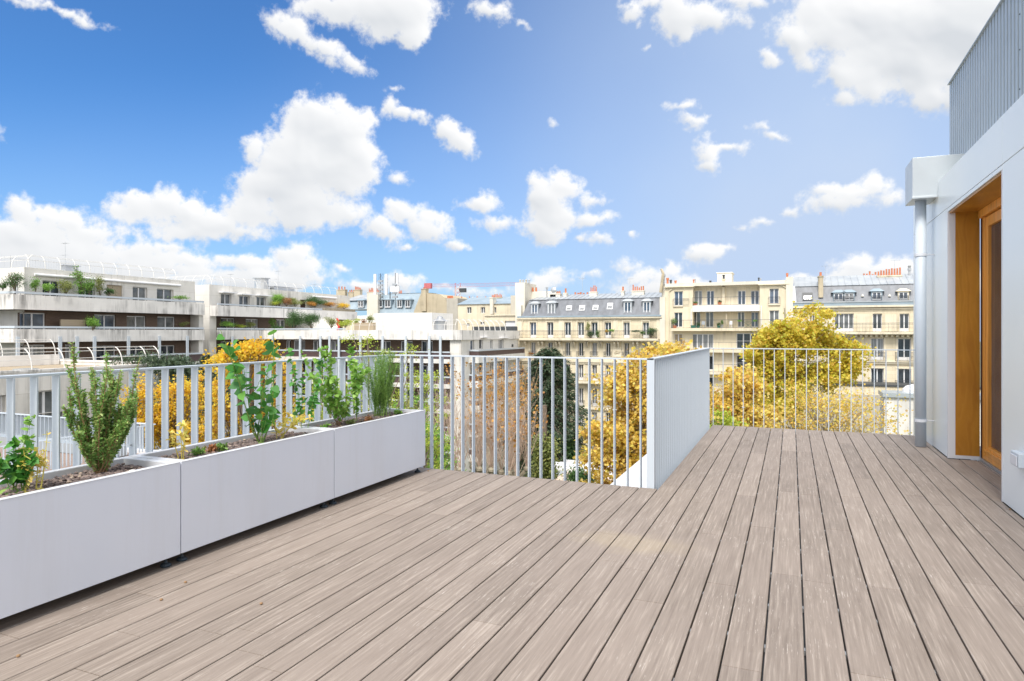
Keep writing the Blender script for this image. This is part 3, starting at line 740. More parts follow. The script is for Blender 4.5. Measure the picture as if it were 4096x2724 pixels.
# ---------------------------------------------------------------- B: stepped block, tower and the wing C that comes forward
XB, WB, YC, XS = -61.7, -62.9, 65.3, -33.8
B = bld('stepped_building', 'stepped concrete apartment block with planted terraces and a wing of dark recessed balconies', -50, 70)
f = Fac(B, 'X', WB, 57.8, 84.6, 3.15, 6.85, .22)
for q in ((480, 560, 590, 665), (672, 580, 780, 675), (853, 590, 950, 680)):
    u0, u1, a, c = f.rect(z2, *q); f.window((u0, u1, 3.6, c), 'glass_grey', 2)
    b = MB(); b.box(WB+.004, WB+.7, u0-.3, u1+.3, c+.10, c+.22); b.build('awning_roll', 'white_paint', B)
u0, u1, a, c = f.rect(z2, 1310, 622, 1372, 690); f.op.append((u0, u1, 3.3, c)); b = MB(); b.fbox(f.T, u0, u1, .2, .25, 3.3, c); b.build('door', 'door_gap', B)
f.wall('concrete_panel')
(ya, za), (yb, zb) = PX(*z2(1440, 590), WB+.2), PX(*z2(1690, 605), WB+.2); b = MB(); b.tube((WB+.15, ya, za), (WB+.15, yb, za), .13, n=10); b.build('awning_roll', 'white_paint', B)
part_box(B, 'wall', 'concrete_panel', (-75, WB-.004, 57.8, 58.1, -16, 6.83), (WB-.004, WB, 57.8, 58.8, -16, 3.149))
part_box(B, 'roof', 'concrete', (-75, WB-.005, 58.1, 84.595, 6.6, 6.845), (-75, WB-.3, 84.3, 84.59, 3, 6.6))
hoop_rail(B, lerp((-74, 58.3, 6.83), (WB-.2, 58.3, 6.83), 8), (0, 1, 0), 1.25, .8, r=.02)
hoop_rail(B, lerp((WB-.2, 58.3, 6.83), (WB-.2, 82, 6.83), 14), (-1, 0, 0), 1.15, .8, r=.02)
# band 1 with rail
zf = lambda zb, zt: None
yE = PX(*z2(1905, 700), XB)[0]
b = MB(); b.box(XB-.18, XB, 57.9, yE, 3.13, 4.37); b.box(WB, XB-.18, 57.9, 58.08, 3.13, 4.37); b.box(WB, XB-.18, yE-.2, yE, 3.13, 4.37); b.build('balcony_band', 'concrete', B)
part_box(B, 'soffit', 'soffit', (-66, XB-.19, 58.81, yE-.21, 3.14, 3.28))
y2 = PX(*z2(1110, 690), XB)[0]; y3 = PX(*z2(1540, 700), XB)[0]
part_box(B, 'hand_rail', 'rail_paint', (XB-.24, XB-.02, 58, y2, 4.46, 4.62)); part_box(B, 'hand_rail', 'rail_paint', (XB-.24, XB-.02, y2+.1, y3, 4.42, 4.6)); part_box(B, 'guard', 'dark_metal', (XB-.18, XB-.1, y2+.1, y3, 4.371, 4.42))
part_box(B, 'trellis', 'bark_pale', (XB-.1, XB-.05, y3+.2, yE-.4, 4.371, 4.75))
# level 2 wall
XW2 = -64.0
f = Fac(B, 'X', XW2, 58.8, 84.3, .5, 3.14, .12)
for q, g in (((480, 815, 625, 915), 'glass_dark'), ((740, 825, 870, 915), 'glass_curtain'), ((1060, 830, 1150, 915), 'glass_dark')):
    u0, u1, a, c = f.rect(z2, *q); f.window((u0, u1, .6, c), g, 2, fw=.09)
for y in (73, 77): f.window((y, y+2.2, .6, 2.7), 'glass_dark', 2)
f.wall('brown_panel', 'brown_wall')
# band 2: round the inner corner and along the wing
def bands(zb, zt, mat='concrete', name='balcony_band', th=.18, floor=True):
    b = MB(); b.box(XB-th, XB, 57.9, YC+th, zb, zt); b.box(XB, XS-1.2, YC, YC+th, zb, zt)
    return b.build(name, mat, B)
bands(.37, 1.48)
part_box(B, 'terrace_floor', 'concrete', (-66, XS-.2, YC+.19, 81.8, .40, .9)); part_box(B, 'terrace_floor', 'concrete', (XW2, XB-.19, 58.81, YC+.18, .40, .6))
b = MB(); b.box(XB-.24, XB-.02, 58, YC, 1.56, 1.74); b.box(XB-.02, PY(*z3(205, 820), YC)[0], YC+.02, YC+.22, 1.56, 1.72); b.build('hand_rail', 'rail_paint', B)
# the wing: corner pier and end face
part_box(B, 'pier', 'concrete_panel', (-35.2, XS-.003, YC+.3, YC+1.6, -16, .40)); 
f = Fac(B, 'X', XS, YC+.5, 82.3, -16, .37, .2)
for q, g in (((1520, 945, 1560, 1110), 'glass_blue'), ((1612, 930, 1652, 1035), 'glass_dark'), ((1728, 940, 1756, 1035), 'glass_grey'), ((1815, 935, 1870, 1050), 'glass_curtain')):
    u0, u1, a, c = f.rect(z3, *q)
    for k in range(0, 5):
        f.window((u0, u1, a-2.8*k, c-2.8*k), g if k == 0 else random.choice(['glass_dark', 'glass_grey', 'glass_blue']), 2 if u1-u0 > 1.3 else 1)
    if q[0] in (1612, 1815): b = MB(); b.box(XS+.003, XS+.6, u0-.3, u1+.6, c+.15, c+.25); b.build('awning_roll', 'white_paint', B)
f.wall('white_wall')
u0, u1, a, c = f.rect(z3, 1950, 985, 1968, 1012); part_box(B, 'vent', 'dark_metal', (XS+.002, XS+.03, u0, u1, a, c))
b = MB(); b.box(XS-1.2, XS+.25, YC, YC+.2, .37, 1.48); b.box(XS+.05, XS+.25, YC+.2, 82.3, .37, 1.45); b.box(XS-.18, XS+.05, YC+.2, 82.3, .37, .42); b.build('balcony_band', 'concrete', B)
for k in range(5):
    dz = -2.8*k
    # front of the wing and the inner side: rail, dark guard, white slab
    b = MB(); b.box(XB-.2, XB, 58.8, YC, -1.08+dz, -.93+dz); b.box(XB, XS-1.3, YC-.02, YC+.14, -1.08+dz, -.93+dz); b.build('hand_rail', 'rail_paint', B)
    b = MB(); b.box(XB-.12, XB-.08, 58.8, YC+.06, -1.77+dz, -1.10+dz); b.box(XB-.08, XS-1.3, YC+.04, YC+.08, -1.77+dz, -1.10+dz); b.build('guard', 'red_brown', B)
    b = MB(); b.box(XB-.9, XB+.1, 58.8, YC+1.6, -2.26+dz, -1.78+dz); b.box(XB+.1, XS-1.25, YC-.1, YC+1.6, -2.26+dz, -1.78+dz); b.build('floor_slab', 'white_wall', B)
    # end face balconies
    y0 = PX(*z3(1605, 1045), XS+1.2)[0]; y1 = PX(*z3(2090, 1025), XS+1.2)[0]
    b = MB(); b.box(XS+1.12, XS+1.2, y0, y1, -.93+dz, -.75+dz); b.box(XS, XS+1.12, y0, y0+.08, -.93+dz, -.75+dz); b.build('hand_rail', 'rail_paint', B)
    part_box(B, 'guard', 'red_brown', (XS+1.13, XS+1.16, y0+.05, y1, -1.5+dz, -.93+dz), (XS+.02, XS+1.13, y0+.05, y0+.09, -1.5+dz, -.93+dz))
    b = MB(); b.box(XS, XS+1.25, y0-.1, y1, -2.26+dz, -1.5+dz); b.build('floor_slab', 'white_wall', B)
YW = YC+1.55
for k in range(5):
    dz = -2.8*k
    f = Fac(B, 'Y', YW, XW2, XS-1.2, -1.9+dz, .52+dz if k else .36, .1)
    for q, g in (((60, 945, 145, 1050), 'glass_curtain'), ((575, 950, 685, 1050), 'glass_grey'), ((790, 950, 915, 1050), 'glass_grey'), ((1005, 950, 1125, 1050), 'glass_dark')):
        u0, u1, a, c = f.rect(z3, *q); f.window((u0, u1, -1.75+dz, .2+dz), g if k == 0 else ('glass_dark', 'glass_grey')[(k+q[0]) % 2], 2, fw=.09)
    for q, g in (((1160, 1065, 1210, 1130), 'glass_dark'), ((1240, 1055, 1360, 1200), 'glass_curtain'), ((1440, 1055, 1530, 1150), 'glass_grey')):
        u0, u1, a, c = f.rect(z2, *q); f.window((u0, u1, -1.75+dz, .2+dz), g if k == 0 else 'glass_dark', 2, fw=.09)
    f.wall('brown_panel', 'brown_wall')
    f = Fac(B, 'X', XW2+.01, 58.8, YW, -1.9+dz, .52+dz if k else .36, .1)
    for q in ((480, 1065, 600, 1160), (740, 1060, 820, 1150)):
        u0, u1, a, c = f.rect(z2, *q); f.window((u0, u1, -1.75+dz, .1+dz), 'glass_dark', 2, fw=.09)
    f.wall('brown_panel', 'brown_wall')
for i, (Z, zx) in enumerate([(z2, 595), (z2, 820), (z2, 1028), (z2, 1313), (z2, 1525), (z2, 1620), (z2, 1718), (z2, 1943), (z2, 2175), (z3, 848), (z3, 1095), (z3, 1210)]):
    x = PY(*Z(zx, 1020), YC-.2)[0]
    if x < XB+.2:
        y = PX(*Z(zx, 1020), XB+.1)[0]; part_box(B, 'post', 'rail_paint', (XB+.12, XB+.26, y-.12, y+.12, -15.9, .75))
    else: part_box(B, 'post', 'rail_paint', (x-.13, x+.13, YC-.36, YC-.22, -15.9, .80))
# items on the wing's roof terrace
f = Fac(B, 'Y', 70.5, *[PY(*z3(a, 700), 70.5)[0] for a in (510, 1115)], .9, 3.6)
r_ = f.rect(z3, 510, 662, 1115, 830)
part_box(B, 'stair_house', 'white_wall', (r_[0], r_[1], 70.5, 76, .9, r_[3]))
part_box(B, 'terrace_wall', 'white_wall', (PY(*z3(340, 700), 72)[0], PY(*z3(510, 700), 72)[0]-.01, 72, 72.3, .9, 3.4))
part_box(B, 'terrace_wall', 'white_wall', (PY(*z2(1190, 860), 74)[0], PY(*z2(1700, 860), 74)[0], 74, 74.3, .9, 3.1))
part_box(B, 'planter_box', 'beige_shutter', (PY(*z3(305, 800), 67.5)[0], PY(*z3(505, 800), 67.5)[0], 67.5, 68, .9, 2.4))
xs = [PY(*z3(a, 820), YC+.3)[0] for a in (280, 360, 460, 560, 680, 790, 905, 1015, 1130, 1250, 1360)]
hoop_rail(B, [(x, YC+.25, 1.48) for x in xs], (0, 1, 0), 1.15, .8, (.4, .95), .03)
ys = [PX(*z3(a, 830), XS)[0] for a in (1425, 1490, 1550, 1605, 1665, 1720, 1775, 1830, 1885)]
hoop_rail(B, [(XS+.05, y, 1.45) for y in ys], (-1, 0, 0), 1.25, .9, (.4, .7, 1), .045)
b = MB()
x0, zz = PY(*z3(1203, 825), 68); b.lathe((x0, 68, .9), [(.75, 0), (.75, 1.6), (1.0, 1.62), (.35, 1.95), (.3, 2.15), (.05, 2.25)], 18); b.build('ventilation_cap', 'steel', B)
b = MB(); x0, zz = PX(*z2(905, 425), -66.5); b.lathe((-66.5, x0, 6.8), [(.9, 0), (.9, 1.7), (1.15, 1.72), (1.15, 1.8)], 14); b.build('roof_vent', 'steel', B)
part_box(B, 'roof_vent', 'steel', (-66, -65.2, x0+1, x0+5, 6.8, 7.4), (-66.1, -65.1, x0+.8, x0+6.5, 7.5, 7.56))
for (zx, h, lab) in ((583, 1.9, 'thin bare antenna mast at the tower end of the stepped block'), (1078, 3.1, 'TV antenna standing behind the round roof vent of the stepped block'), (1457, 1.7, 'short antenna at the far end of the stepped block roof')):
    y = PX(*z2(zx, 500), -66)[0]; antenna('roof_antenna', lab, (-66, y, 6.8), h, zx == 1078)
# ---------------------------------------------------------------- D: limestone house in the middle
YD = 83.0
Dh = bld('limestone_building', 'cream limestone town house with a slate mansard roof, long iron balcony and carved panels', -25, YD)
xl, xr = PY(*z4(205, 800), YD)[0], PY(*z4(1905, 800), YD)[0]
f = Fac(Dh, 'Y', YD, xl, xr, -16, 3.2, .25)
cols = [388, 590, 795, 950, 1110, 1270, 1488, 1715]
W1 = []
gl = ['glass_blue', 'glass_dark', 'glass_dark', 'glass_grey', 'glass_dark', 'glass_dark', 'glass_grey', 'glass_grey']
for i, cx_ in enumerate(cols):
    u0, u1, a, c = f.rect(z4, cx_-37, 852, cx_+37, 1018); W1.append((u0, u1)); f.window((u0, u1, .47, c), gl[i], 2, kick=.35)
rows = [((-1.88, -.12), 0), ((-5.0, -2.95), 0.3), ((-8.35, -6.05), .3), ((-11.6, -9.1), 0), ((-15.0, -12.6), 0)]
for j, ((a, c), kick) in enumerate(rows):
    for i, (u0, u1) in enumerate(W1): f.window((u0+.1, u1-.1, a, c), random.choice(['glass_dark', 'glass_grey', 'glass_dark', 'glass_curtain']), 2, kick=kick, depth=.3)
f.wall('limestone')
T = f.T
def slabs(t, T, u0, u1, name, mat, *q):
    b = MB()
    for (v0, v1, a, c) in q: b.fbox(T, u0, u1, v0, v1, a, c)
    return b.build(name, mat, t)
slabs(Dh, T, xl, xr, 'cornice', 'limestone_trim', (-.12, 0, 2.85, 2.93), (-.30, -.0, 3.02, 3.2), (-.2, 0, 2.93, 3.02))
slabs(Dh, T, xl+.3, xr-.3, 'balcony_slab', 'limestone_trim', (-1.0, 0, .20, .45), (-.85, 0, .08, .20))
iron_rail(Dh, T, xl+.35, xr-.6, -.93, .45, 1.46, .14, side=.9)
slabs(Dh, T, xl, xr, 'cornice', 'limestone_trim', (-.25, 0, -2.65, -2.45), (-.14, 0, -2.85, -2.65), (-.06, 0, -2.95, -2.9))
slabs(Dh, T, xl+.4, xr-.4, 'balcony_slab', 'limestone_trim', (-.9, 0, -5.35, -5.1), (-.75, 0, -5.45, -5.35)); iron_rail(Dh, T, xl+.45, xr-.5, -.83, -5.1, -4.1, .14, side=.8)
slabs(Dh, T, xl, xr, 'cornice', 'limestone_trim', (-.25, 0, -8.75, -8.5), (-.14, 0, -8.85, -8.75)); slabs(Dh, T, xl, xr, 'cornice', 'limestone_trim', (-.2, 0, -12.2, -12.0))
for i, (u0, u1) in enumerate(W1):
    # brackets under the long balcony, little window rails, stone frames
    for du in (-.55, .55):
        b = MB(); u = (u0+u1)/2+du*1.75
        b.fbox(T, u-.12, u+.12, -.6, -.001, -.25, -.021); b.fbox(T, u-.10, u+.10, -.35, -.001, -.50, -.25); b.fbox(T, u-.08, u+.08, -.15, -.001, -.72, -.5); b.build('bracket', 'limestone_trim', Dh)
    iron_rail(Dh, T, u0-.1, u1+.1, -.18, -1.95, -1.25, .13, 'window_rail', side=.17)
    iron_rail(Dh, T, u0-.1, u1+.1, -.18, -8.4, -7.6, .13, 'window_rail', side=.17)
    b = MB()
    for (a, c) in ((.36, 2.62), (-1.9, .0), (-5.08, -2.98), (-8.45, -5.9)):
        b.fbox(T, u0-.17, u0-.02, -.05, -.001, a, c); b.fbox(T, u1+.02, u1+.17, -.05, -.001, a, c); b.fbox(T, u0-.2, u1+.2, -.07, -.002, c, c+.12)
    b.fbox(T, u0-.3, u1+.3, -.22, -.001, -2.55+.1, -2.31); b.build('window_surround', 'limestone_trim', Dh)
for i in (0, 1, 5):                      # carved panels between the windows
    u = (W1[i][1]+W1[i+1][0])/2; b = MB()
    b.fbox(T, u-.55, u+.55, -.08, -.001, -1.9, -.85); b.fbox(T, u-.62, u+.62, -.14, -.001, -1.02+.2, -.72)
    for q in range(40):
        a = random.random()*6.28; r = random.uniform(.05, .42); cxx, czz = u+math.cos(a)*r, -1.35+math.sin(a)*r*.8
        b.lathe(T(cxx, -.09-.05*random.random(), czz), [(.02, -.03), (.07, 0), (.02, .05)], 6)
    b.build('carved_panel', 'limestone_trim', Dh)
for u in (xl+.35, xr-.35, W1[5][1]+.6, W1[2][0]-.5):
    b = MB(); b.fbox(T, u-.3, u+.3, -.07, 0, .34, 2.84); b.build('pilaster', 'limestone_trim', Dh)
b = MB(); b.tube(T(xl+.75, -.1, -16), T(xl+.75, -.1, 3.0), .06, n=8); b.build('down_pipe', 'limestone_trim', Dh)
# mansard
mb, mt, rg = 3.35, 5.62, 6.45; ins = 1.05
b = MB()
b.fbox(T, xl+.1, xr-.05, -.35, .15, 3.201, 3.40); gut = b.build('gutter', 'zinc_blue', Dh)
b = MB(); b.hexa([T(xl+.55, .1, 3.36), T(xr-.3, .1, 3.36), T(xr-.3, 8, 3.36), T(xl+.55, 8, 3.36), T(xl+1.35, ins, mt), T(xr-.1, ins, mt), T(xr-.1, 8, mt), T(xl+1.35, 8, mt)])
rf = b.build('roof', 'slate', Dh)
b = MB(); b.hexa([T(xl+1.3, ins-.12, mt), T(xr-.1, ins-.12, mt), T(xr-.1, 8, mt), T(xl+1.3, 8, mt), T(xl+2.4, 4.4, rg), T(xr-.2, 4.4, rg), T(xr-.2, 6, rg), T(xl+2.4, 6, rg)])
for i in range(28):
    u = xl+1.8+i*.72
    if u < xr-.4: b.tube(T(u, ins-.12, mt+.03), T(u+.12, 4.4, rg+.03), .025, n=4)
b.build('zinc_top', 'zinc', Dh)
def dormer(t, T, u0, u1, z0, z1, v0, v1, glass='glass_blue', n=2, mat='zinc', cap='zinc', rail=False, tr=0, side='zinc'):
    """box dormer: cheeks, cap and a window set in its front"""
    b = MB(); w = .12
    b.fbox(T, u0-w, u0, v0, v1, z0, z1+.1); b.fbox(T, u1, u1+w, v0, v1, z0, z1+.1); b.fbox(T, u0, u1, v0, v0+.2, z1, z1+.1)
    b.fbox(T, u0, u1, v0+.14, v1, z0+.02, z1)
    c = .22; um = (u0+u1)/2
    n0 = [T(u0-w-c, v0-.15, z1+.1), T(u1+w+c, v0-.15, z1+.1), T(u1+w+c, v1+.4, z1+.1), T(u0-w-c, v1+.4, z1+.1)]
    k = .25; n1 = [T(u0-w+k, v0+.2, z1+.42), T(u1+w-k, v0+.2, z1+.42), T(u1+w-k, v1+.6, z1+.5), T(u0-w+k, v1+.6, z1+.5)]
    b.hexa(n0+n1)
    o = b.build('dormer', mat, t)
    b = MB(); fw = .07; d = v0+.02
    nn = n
    b.fbox(T, u0+.002, u0+fw, d, d+.08, z0, z1-.002); b.fbox(T, u1-fw, u1-.002, d, d+.08, z0, z1-.002); b.fbox(T, u0+fw, u1-fw, d, d+.08, z1-fw, z1-.002); b.fbox(T, u0+fw, u1-fw, d, d+.08, z0, z0+fw+.1)
    for i in range(1, nn): m_ = u0+(u1-u0)*i/nn; b.fbox(T, m_-.05, m_+.05, d-.01, d+.07, z0+fw, z1-fw)
    for i in range(tr): zz = z0+(z1-z0)*(i+1)/(tr+1); b.fbox(T, u0+fw, u1-fw, d+.01, d+.06, zz-.025, zz+.025)
    b.build('window', 'white_paint', o)
    b = MB(); b.fbox(T, u0+.03, u1-.03, d+.085, d+.10, z0+.05, z1-.03); b.build('pane', glass, o)
    if rail: iron_rail(o, T, u0-.05, u1+.05, v0-.12, z0-.02, z0+.55, .1, 'window_rail', th=.016)
    return o
def off(Z, a, b_, c, d, Y): (u0, zt), (u1, zb) = PY(*Z(a, b_), Y), PY(*Z(c, d), Y); return u0, u1, zb, zt
for i, (a, b_, c, d) in enumerate(((372, 640, 440, 765), (566, 632, 642, 765), (1462, 612, 1540, 745), (1688, 610, 1763, 742))):
    u0, u1, zb, zt = off(z4, a, b_, c, d, YD+.25); dormer(Dh, T, u0, u1, 3.5, zt, .25, 1.3, ['glass_blue', 'glass_curtain', 'glass_blue', 'glass_blue'][i])
for i, (a, b_, c, d) in enumerate(((782, 655, 846, 710), (935, 650, 1000, 712), (1093, 648, 1158, 706), (1262, 622, 1327, 697))):
    u0, u1, zb, zt = off(z4, a, b_, c, d, YD+.6)
    k = ins/(mt-3.36); v0, v1 = (zb-3.36)*k+.1, (zt-3.36)*k+.1
    b = MB(); b.hexa([T(u0, v0-.12, zb), T(u1, v0-.12, zb), T(u1, v0+.1, zb), T(u0, v0+.1, zb), T(u0, v1-.12, zt), T(u1, v1-.12, zt), T(u1, v1+.1, zt), T(u0, v1+.1, zt)])
    o = b.build('skylight', 'white_paint', Dh)
    b = MB(); e = .09; b.poly([T(u0+e, v0-.125+e*.4, zb+e), T(u1-e, v0-.125+e*.4, zb+e), T(u1-e, v1-.128-e*.3, zt-e), T(u0+e, v1-.128-e*.3, zt-e)]); b.build('pane', 'glass_curtain', o)
# party walls and chimneys
q = off(z4, 225, 395, 330, 640, YD+2)
b = MB(); b.box(q[0], q[0]+1.4, YD+.6, YD+5, 2.0, q[3]); b.box(q[0], q[0]+5.0, YD+3, YD+5, 5.0, PY(*z4(330, 492), YD+3)[1]); o = b.build('chimney', 'pale_render', Dh)
x0_, zt_ = PY(*z4(330, 488), YD+3)
for i in range(4):
    b = MB(); b.lathe((q[0]+.15+i*.45, YD+2, q[3]), [(.14, 0), (.12, .35), (.17, .4), (.1, .55)], 10); b.build('chimney_pot', 'steel' if i % 2 else 'grey_wall', o)
for i in range(3):
    b = MB(); b.lathe((x0_+.1+i*.5, YD+3.3, zt_-.0), [(.16, 0), (.12, .5), (.15, .55)], 10); b.build('chimney_pot', 'terracotta', o)
part_box(Dh, 'party_wall', 'pale_render', (xl+.45-.6, xl+.5, YD+.1, YD+8, 3.2, 4.9))
q = off(z4, 1880, 462, 1942, 720, YD+.4); part_box(Dh, 'party_wall', 'pale_render', (q[0]+.1, q[0]+.75, YD-.2, YD+9, -16, 5.6), (q[0]+.1, q[0]+.75, YD+1.2, YD+9, 5.6, 7.3))
for (a, b_, c, d, n, h) in ((595, 515, 712, 545, 5, .45), (752, 505, 786, 560, 1, .9), (1058, 492, 1140, 560, 5, .75), (1428, 480, 1460, 535, 1, .75), (1552, 480, 1696, 512, 6, .7)):
    u0, u1, zb, zt = off(z4, a, b_, c, d, YD+3.2); chimney(Dh, T, u0, u1, 3.0, 3.7, 5.6, zt, n, poth=h)
for (a, n) in ((870, 3), (920, 2)):
    u0, _, _, zt = off(z4, a, 535, a+30, 560, YD+5.5); chimney(Dh, T, u0, u0+1.6, 5.2, 5.8, 5.6, zt, n+1, 'party_wall')
x, z = PY(*z4(970, 540), YD+4); antenna('roof_antenna', 'tall aerial mast in the middle of the slate roofed limestone house', (x, YD+4, 6.2), 2.5)
x, z = PY(*z4(1528, 500), YD+4); antenna('roof_antenna', 'slanting aerial between the chimneys of the slate roofed limestone house', (x, YD+4, 6.2), 2.2)
b = MB(); x, z = PY(*z4(552, 545), YD+3); b.lathe((x, YD+3, 5.6), [(.1, 0), (.1, 1.6), (.17, 1.62), (.17, 1.85)], 10); b.build('flue_pipe', 'steel', Dh)
t = thing('satellite_dish', 'round satellite dish beside the left chimneys of the slate roof', 'satellite dish', (PY(*z4(630, 480), YD+3)[0], YD+3, 6.3))
b = MB(); px_, pz_ = PY(*z4(630, 475), YD+3); b.tube((px_, YD+3, 6.3), (px_, YD+3, pz_), .04); b.build('mast', 'steel', t)
b = MB(); k0 = len(b.V)
for j in range(4):
    for i in range(16): a = i*math.pi/8; r = .42*j/3+.001; b.V.append((px_+r*math.cos(a), YD+2.9-.12*(1-(j/3)**2)+.12, pz_+r*math.sin(a)))
for j in range(3):
    for i in range(16): a_ = k0+j*16+i; c_ = k0+j*16+(i+1) % 16; b.F.append((a_, c_, c_+16, a_+16)); b.I.append(0)
b.build('dish', 'steel', t)
# ---------------------------------------------------------------- E: cream 1930s house
E = bld('cream_building', 'plain cream rendered apartment house with green pots on its balcony, right of the slate roof', -7, YD)
xl, xr = PY(*z5(215, 800), YD)[0], PY(*z5(2012, 800), YD)[0]; xa, xb2 = PY(*z5(622, 800), YD)[0], PY(*z5(1588, 800), YD)[0]
yr = YD+1.3
zc1, zc2 = 6.75, 7.25
fL = Fac(E, 'Y', YD, xl, xa, -16, zc1, .18); fR = Fac(E, 'Y', YD, xb2, xr, -16, zc1, .18); fM = Fac(E, 'Y', yr, xa, xb2, 1.45, zc1-.1, .12)
fM2 = Fac(E, 'Y', YD+.004, xa, xb2, -16, 1.5, .18)
FLZ = [4.45, 1.72, -.88, -3.5, -6.1, -8.8, -11.5, -14.2]           # floor levels
def erow(F_, Z, a, b_, c, d, zfl, g, n=2, **k): q = F_.rect(Z, a, b_, c, d); return F_.window((q[0], q[1], zfl, q[3]), g, n, **k)
erow(fL, z5, 350, 745, 475, 945, 4.5, 'glass_blue'); erow(fR, z5, 1730, 705, 1865, 925, 4.55, 'glass_blue')
for a, c, g in ((640, 755, 'glass_curtain'), (820, 930, 'glass_blue'), (1270, 1385, 'glass_blue'), (1460, 1580, 'glass_blue')): erow(fM, z5, a, 735, c, 940, FLZ[0]+.1, g)
erow(fL, z5, 350, 1050, 470, 1255, 1.85, 'glass_dark'); erow(fR, z5, 1730, 1020, 1870, 1255, 1.85, 'glass_grey')
for a, c, g in ((615, 730, 'glass_grey'), (805, 920, 'glass_grey'), (1270, 1370, 'glass_grey'), (1465, 1570, 'glass_blue')): erow(fM, z5, a, 1042, c, 1255, 1.85, g)
for k in range(6):
    zf_ = FLZ[2+k] if 2+k < 7 else -15.6
    dz = zf_-FLZ[2]
    q = fL.rect(z5, 350, 1360, 470, 1550); fL.window((q[0], q[1], zf_+.15, q[3]+dz), 'beige_shutter' if k == 0 else 'glass_dark')
    q = fM2.rect(z5, 605, 1360, 920, 1560); fM2.window((q[0], q[1], zf_+.15, q[3]+dz), 'glass_curtain' if k == 0 else 'glass_dark', 4, fw=.09)
    q = fM2.rect(z5, 1250, 1350, 1560, 1560); fM2.window((q[0], q[1], zf_+.15, q[3]+dz), 'glass_dark', 3, fw=.09, tr=1)
    q = fR.rect(z5, 1730, 1350, 1870, 1560); fR.window((q[0], q[1], zf_+.15, q[3]+dz), 'glass_dark')
for F_ in (fL, fR, fM, fM2): F_.wall('cream_render')
T = fL.T
part_box(E, 'return_wall', 'cream_render', (xa-.3, xa-.001, YD+.003, yr+.2, 1.4, zc1-.01), (xb2+.001, xb2+.3, YD+.003, yr+.2, 1.4, zc1-.01))
part_box(E, 'cornice', 'limestone_trim', (xl-.05, xa+.12, YD-.28, YD+3, zc1, zc1+.12), (xb2-.12, xr+.05, YD-.28, YD+3, zc1, zc1+.12), (xa+.12, xb2-.12, yr-.35, yr+3, zc1+.0, zc1+.12))
part_box(E, 'parapet', 'pale_render', (xl, xr, YD+.1, YD+9, zc1+.121, zc2), (xa, xb2, yr-.01, yr+.2, zc1-.11, zc1))
q = off(z5, 975, 470, 1182, 620, YD+5); part_box(E, 'lift_house', 'pale_render', (q[0], q[1], YD+5, YD+8, zc2, q[3]-.1), (q[0]-.12, q[1]+.12, YD+4.9, YD+8.1, q[3]-.1, q[3]))
q = off(z5, 1045, 578, 1085, 935, yr-.35); part_box(E, 'chimney', 'cream_render', (q[0], q[1], yr-.35, yr+.1, FLZ[0], q[3]), (q[0]-.08, q[1]+.08, yr-.42, yr+.17, q[3], q[3]+.12))
b = MB(); b.lathe(((q[0]+q[1])/2, yr-.1, q[3]+.12), [(.14, 0), (.12, .4), (.2, .42), (.2, .5)], 10); b.build('chimney_pot', 'dark_metal', E)
slabs(E, T, xa, xb2, 'balcony_slab', 'white_paint', (-.35, 1.3, FLZ[0]-.72, FLZ[0]), )
slabs(E, T, xa, xb2, 'balcony_slab', 'cream_render', (-.003, 1.3, 1.40, 1.52))
slabs(E, T, PY(*z5(305, 1280), YD-.9)[0], xr-.6, 'balcony_slab', 'cream_render', (-.95, 0, 1.38, 1.72), )
iron_rail(E, T, xa, xb2, -.28, FLZ[0], FLZ[0]+1.0, .16, fancy=False)
iron_rail(E, T, PY(*z5(310, 1280), YD-.9)[0], xr-.65, -.9, 1.72, 2.72, .16, fancy=False, side=.85)
iron_rail(E, T, xl+1.0, xl+2.9, -.12, 4.5, 5.35, .13, 'window_rail', fancy=False); q = fR.rect(z5, 1715, 800, 1885, 930); iron_rail(E, T, q[0], q[1], -.12, 4.5, 5.35, .13, 'window_rail', fancy=False)
for F_, qq in ((fL, (335, 955, 480, 970)), (fR, (1715, 930, 1885, 945))): q = F_.rect(z5, *qq); part_box(E, 'window_sill', 'limestone_trim', (q[0], q[1], YD-.15, YD-.001, 4.38, 4.5))
for k in range(2, 7):
    slabs(E, T, xl+.6, xr-.6, 'balcony_slab', 'cream_render', (-.95, 0, FLZ[k]-.3, FLZ[k]))
    iron_rail(E, T, xl+.65, xr-.65, -.9, FLZ[k], FLZ[k]+.95, .16, fancy=False, side=.85)
b = MB(); b.tube(T(xl+.5, -.08, -16), T(xl+.5, -.08, zc1-.5), .06, n=8); b.tube(T(xl+.5, -.08, zc1-.5), T(xl+1.05, -.1, zc1-.05), .06, n=8)
b.tube(T(xr-.25, -.08, -16), T(xr-.25, -.08, zc1-.4), .06, n=8); b.tube(T(xr-.25, -.08, zc1-.4), T(xr-.9, -.1, zc1-.05), .06, n=8); b.build('down_pipe', 'limestone_trim', E)
b = MB(); b.tube(T(xa-.15, -.38, 1.73), T(xa-.15, -.38, FLZ[0]-.35), .05, n=8); b.tube(T(xb2+.2, -.38, 1.73), T(xb2+.2, -.38, FLZ[0]-.1), .05, n=8); b.build('down_pipe', 'white_paint', E)
